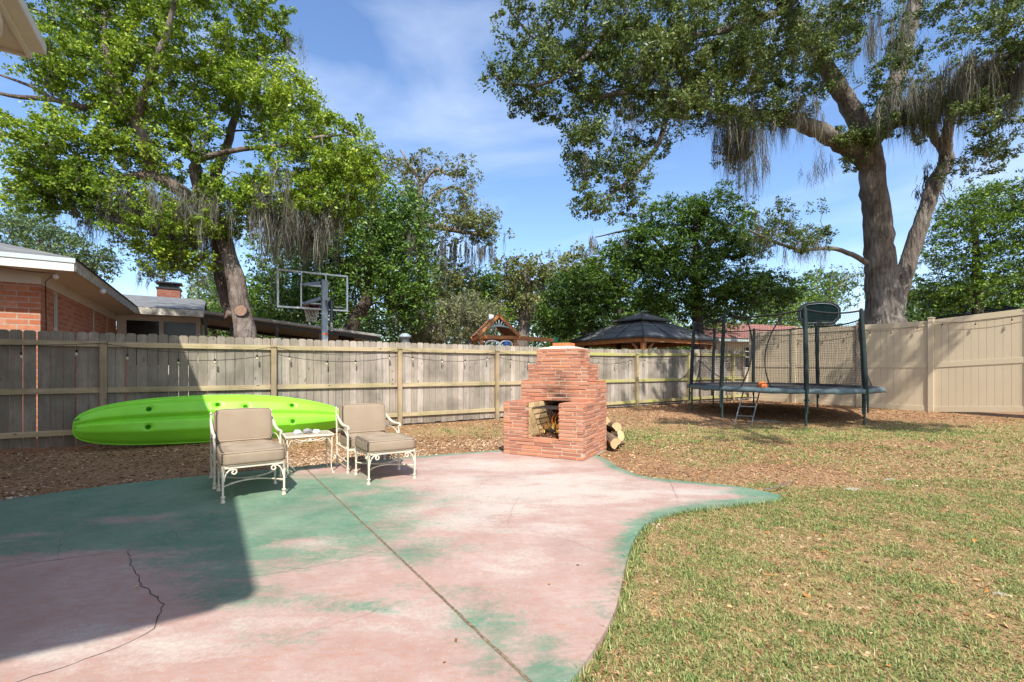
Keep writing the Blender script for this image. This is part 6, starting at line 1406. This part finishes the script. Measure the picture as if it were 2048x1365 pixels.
tree('live_oak', 'small dark mossy oak low behind the chimney', [trunkline(300, 23, 330, 540, .16), ([W(330, 560, 23), W(300, 545, 23), W(285, 550, 23)], [.06, .04, .02])], [(300, 540, 23, 28, 14, 1, 6), (360, 535, 23, 45, 14, 1.2, 10), (420, 545, 22, 40, 30, 1.2, 14), (340, 520, 23, 40, 12, 1.0, 8)], 'leaf_oak', .13, 80, .55, group=G1, moss=(26, .4, 1.1, .012, 16, 0), hang=[(285, 555, 22.8, 6, 4, .6, .9, 3, .014, 20), (400, 570, 22, 40, 6, .3, .9, 10, .012, 18)])
# woodland mass closing the horizon
def wood():
    C = []; 
    for px in np.arange(-500, 2700, 9):
        Y = rng.uniform(38, 60); top = 655+18*math.sin(px/90)+12*math.sin(px/37)
        if 380 < px < 1350: top -= 55
        if px > 1750: top -= 90
        for py in np.arange(top, 745, 14): q = W(px+rng.uniform(-8, 8), py+rng.uniform(-8, 8), Y+rng.uniform(-2, 2)); C.append((q.x, q.y, max(.3, q.z)))
    C = np.array(C); V_, F_ = leaves_at(C, np.full(len(C), 1.15), 34, .42, .8, shape=.6); o = npmesh('woodland', V_, F_, M['leaf_far']); tag(o, 'distant green woodland closing off the horizon', kind='stuff')
wood()
# understorey hedge that reads as one mass right behind the fences
def hedge(name, label, spans, leaf, size):
    C = []
    for (x0, x1, Y, top, nn) in spans:
        for _ in range(nn): px = rng.uniform(x0, x1); py = rng.uniform(top, 745); q = W(px, py+8*math.sin(px/11), Y+rng.uniform(-1, 1)); C.append((q.x, q.y, max(.2, q.z)))
    C = np.array(C); V_, F_ = leaves_at(C, np.full(len(C), .55), 75, size, .8); o = npmesh(name, V_, F_, M[leaf]); tag(o, label, kind='stuff')
hedge('undergrowth', 'dark undergrowth massed below the trees beyond the fences', [(500, 860, 22, 640, 150), (850, 1260, 31, 640, 170), (1100, 1480, 26, 590, 190), (1400, 1620, 30, 620, 90), (1830, 2150, 22, 600, 150)], 'leaf_deep', .15)

# ================================================================ GROUND COVER
def scatter(n, x0, x1, y0, y1, fn, excl=.0):
    x = rng.uniform(x0, x1, n); y = rng.uniform(y0, y1, n); p = fn(x, y)
    ok = (rng.random(n) < p) & ~inside(x, y)
    d, nn = CA*x+SA*y, -SA*x+CA*y; ok &= (nn < 9.88) & (d < VD-.02)
    lx = (x-f0.x)*math.cos(fr)+(y-f0.y)*math.sin(fr); ly = -(x-f0.x)*math.sin(fr)+(y-f0.y)*math.cos(fr); ok &= ~((lx > -.02) & (lx < FW+.02) & (ly > -.02) & (ly < FDp+.02))
    ok &= (np.abs(x) < y*1.16+.3)
    return x[ok], y[ok]
def blades(x, y, hmin, hmax, wmin, wmax, lay=.5):
    flat = lay > 1.3
    n = len(x); z = gz(x, y); a = rng.uniform(0, 6.283, n); h = rng.uniform(hmin, hmax, n); w_ = rng.uniform(wmin, wmax, n); el = rng.uniform(1.25, 1.58, n) if flat else rng.uniform(.45, 1.15, n)*lay+rng.uniform(0, .15, n)
    dx, dy = np.cos(a), np.sin(a); sx, sy = -dy, dx; out_ = h*np.sin(el); up = h*np.cos(el)
    b = np.stack([x, y, z-.004], 1); m_ = b+np.stack([dx*out_*.42, dy*out_*.42, up*.62+.004], 1); t = b+np.stack([dx*out_, dy*out_, up*.92+.004], 1); s_ = np.stack([sx, sy, 0*sx], 1)*w_[:, None]/2
    V_ = np.stack([b-s_*.8, b+s_*.8, m_+s_, m_-s_, t+s_*.12, t-s_*.12], 1).reshape(-1, 3); o = np.arange(n)[:, None]*6
    F_ = np.concatenate([o+np.array([0, 1, 2, 3]), o+np.array([3, 2, 4, 5])]).reshape(-1, 4); return V_, F_
Vs, Fs = [], []; oo = 0
def tufts(nt, x0, x1, y0, y1, kmin, kmax, spread, dens, *args):
    x, y = scatter(nt, x0, x1, y0, y1, dens); k_ = rng.integers(kmin, kmax, len(x)); X_ = np.repeat(x, k_)+rng.normal(0, spread, k_.sum()); Y_ = np.repeat(y, k_)+rng.normal(0, spread, k_.sum())
    ok = ~inside(X_, Y_) | (distpoly(X_, Y_) < .03); return blades(X_[ok], Y_[ok], *args)
cl = lambda x, y: np.clip(lawn(x, y)*(.10+.85*sstep(.38, .66, .55*fbm(x+3, y, 3.2, 4)+.45*fbm(x, y+7, 11, 3))), 0, 1)
for args in ((60000, -.2, 5.6, 1.4, 5.2, 4, 11, .018, lambda x, y: cl(x, y)*1.1, .015, .040, .0026, .0050, 1.25), (42000, .5, 9, 4.8, 9.5, 3, 7, .03, lambda x, y: cl(x, y)*.6, .022, .05, .005, .010, 1.1), (26000, -7.5, 12, 6.5, 13, 3, 7, .04, lambda x, y: cl(x, y)*.6, .03, .06, .007, .014, .9)):
    V_, F_ = tufts(*args); Vs.append(V_); Fs.append(F_+oo); oo += len(V_)
# fringe along the slab edge
bx, by = [], []
for i in range(len(PO)):
    a, b = PO[i-1], PO[i]
    if a.x > -.3 and a.y > 1.5 and a.y < 5.4:
        for t in np.arange(0, (b-a).length, .003): q = a.lerp(b, t/(b-a).length); bx.append(q.x+rng.normal(.025, .02)); by.append(q.y+rng.normal(-.008, .02))
bx, by = np.array(bx), np.array(by); ok = ~inside(bx, by) & (rng.random(len(bx)) < .75); V_, F_ = blades(bx[ok], by[ok], .035, .085, .003, .006, .9); Vs.append(V_); Fs.append(F_+oo); oo += len(V_)
o = npmesh('lawn_grass', np.concatenate(Vs), np.concatenate(Fs), M['grass']); tag(o, 'short patchy green grass growing on the yard', kind='stuff')
Vs, Fs = [], []; oo = 0
for args in ((76000, -.2, 5.8, 1.4, 5.4, 2, 6, .03, lambda x, y: .4+.6*lawn(x, y), .015, .05, .0016, .0036, 1.35), (60000, -.5, 12, 5, 12, 1, 4, .04, lambda x, y: .15+.8*lawn(x, y), .03, .07, .004, .008, 1.35)):
    V_, F_ = tufts(*args); Vs.append(V_); Fs.append(F_+oo); oo += len(V_)
o = npmesh('dry_thatch', np.concatenate(Vs), np.concatenate(Fs), M['thatch']); tag(o, 'dry straw coloured thatch lying among the grass', kind='stuff')
x, y = scatter(85000, -8, 6, 1.4, 8.5, lambda x, y: np.clip(1.05-.35*lawn(x, y), 0, 1)*.95*sstep(1.0, 1.8, y)); x2, y2 = scatter(80000, -6, 17, 6.5, 20, lambda x, y: np.clip(1.0-1.0*lawn(x, y), .05, 1))
c_ = np.stack([x, y, gz(x, y)+.003], 1); V_, F_ = chips(c_, .012, .045, .35); c2_ = np.stack([x2, y2, gz(x2, y2)+.004], 1); V2, F2 = chips(c2_, .02, .06, .4)
o = npmesh('wood_mulch', np.concatenate([V_, V2]), np.concatenate([F_, F2+len(V_)]), M['mulch']); tag(o, 'brown wood chips and fallen leaves scattered over bare soil', kind='stuff')
x, y = scatter(5200, -.2, 9, 1.5, 9, lambda x, y: (.25+.5*lawn(x, y))*sstep(.35, .7, fbm(x, y, 3))); c_ = np.stack([x, y, gz(x, y)+.012], 1); V_, F_ = chips(c_, .012, .038, .5)
xp, yp = rng.uniform(-7, 3.6, 6000), rng.uniform(1.6, 7.2, 6000); dp2 = distpoly(xp, yp); okp = inside(xp, yp) & (rng.random(6000) < .10*np.exp(-dp2/.25)+.006)
cp = np.stack([xp[okp], yp[okp], np.full(okp.sum(), .006)], 1); V2, F2 = chips(cp, .008, .03, .25); F_ = np.concatenate([F_, F2+len(V_)]); V_ = np.concatenate([V_, V2])
o = npmesh('fallen_leaves', V_, F_, M['leaflitter']); tag(o, 'orange brown dead leaves dotted over the lawn and patio edge', kind='stuff')
# pale gravel in the strip behind the armchairs and along the slab
def gd(x, y):
    de_ = distpoly(x, y); return np.clip(np.exp(-((de_-.18)/.28)**2)*(x < 1.3)*sstep(.35, .6, fbm(x, y, 1.4))*1.2+.9*np.exp(-(((x+2.1)/.8)**2+((y-6.6)/.5)**2))+.5*np.exp(-(((x+.6)/.9)**2+((y-7.6)/.3)**2)), 0, 1)
x, y = scatter(30000, -8.5, 1.2, 3.6, 9, gd)
bmx = bmesh.new(); bmesh.ops.create_icosphere(bmx, subdivisions=1, radius=1); T = np.array([v.co[:] for v in bmx.verts]); TF = np.array([[v.index for v in f.verts] for f in bmx.faces]); bmx.free()
n = len(x); s_ = rng.uniform(.006, .017, n); an = rng.uniform(0, 6.28, n); sc3 = np.stack([s_*rng.uniform(.9, 1.6, n), s_, s_*rng.uniform(.4, .8, n)], 1)
Vp = T[None]*sc3[:, None]; ca_, sa_ = np.cos(an)[:, None], np.sin(an)[:, None]; Vp = np.stack([Vp[..., 0]*ca_-Vp[..., 1]*sa_, Vp[..., 0]*sa_+Vp[..., 1]*ca_, Vp[..., 2]], -1)+np.stack([x, y, gz(x, y)+.004], 1)[:, None]
o = npmesh('gravel', Vp.reshape(-1, 3), (TF[None]+(np.arange(n)*len(T))[:, None, None]).reshape(-1, 3), M['pebble']); tag(o, 'pale gravel between the patio and the fence', kind='stuff')
# fallen stick by the slab tip, flat stones, pipe under the trampoline
mb = MB(); q = G(1530, 980); P = [G(1528, 981, .0), G(1560, 972, .04), G(1590, 962, .03)]; mb.tube([p-q for p in P], [.008, .006, .004], 6); mb.tube([P[1]-q, G(1575, 958, .02)-q], [.004, .002], 5); o = mb.build('fallen_stick', M['barkpale']); o.location = q; tag(o, 'pale forked stick on the ground by the pointed end of the patio', 'stick')
for (px, py, r_, lb) in ((1395, 1141, .045, 'small pale stone half buried in the front lawn'), (1380, 1130, .0, '')):
    pass
def stone(px, py, r_, lb):
    p = G(px, py, -.03); bmx = bmesh.new(); bmesh.ops.create_icosphere(bmx, subdivisions=3, radius=1)
    sd = random.random()*60
    for v in bmx.verts: q_ = .8+.5*float(fbm(np.array([v.co.x+sd]), np.array([v.co.y+v.co.z]), 1.5, 3)[0]); v.co = Vector((v.co.x*r_*q_*1.5, v.co.y*r_*q_, v.co.z*r_*.3))
    me_ = bpy.data.meshes.new('stone'); bmx.to_mesh(me_); bmx.free(); me_.materials.append(M['stone']); o = bpy.data.objects.new('stone', me_); COL.objects.link(o); o.location = p; tag(o, lb, 'stone', 'flat stones lying in the yard')
stone(1704, 979, .05, 'flat grey stone in the bare soil behind the front lawn'); stone(1998, 1188, .022, 'small white stone in the front lawn at the far right'); stone(1780, 960, .04, 'small flat stone beyond the bare soil to the right')
mb = MB(); q = G(1515, 840); P = [W(1510, 843, 10.7), W(1530, 843, 10.8), W(1562, 848, 10.5)]; 
for p in P: p.z = .02
mb.tube([p-P[0] for p in P], .02, 8); o = mb.build('loose_pipe', M['steel']); o.location = P[0]; tag(o, 'loose pale pipe lying on the mulch right of the ladder', 'pipe')
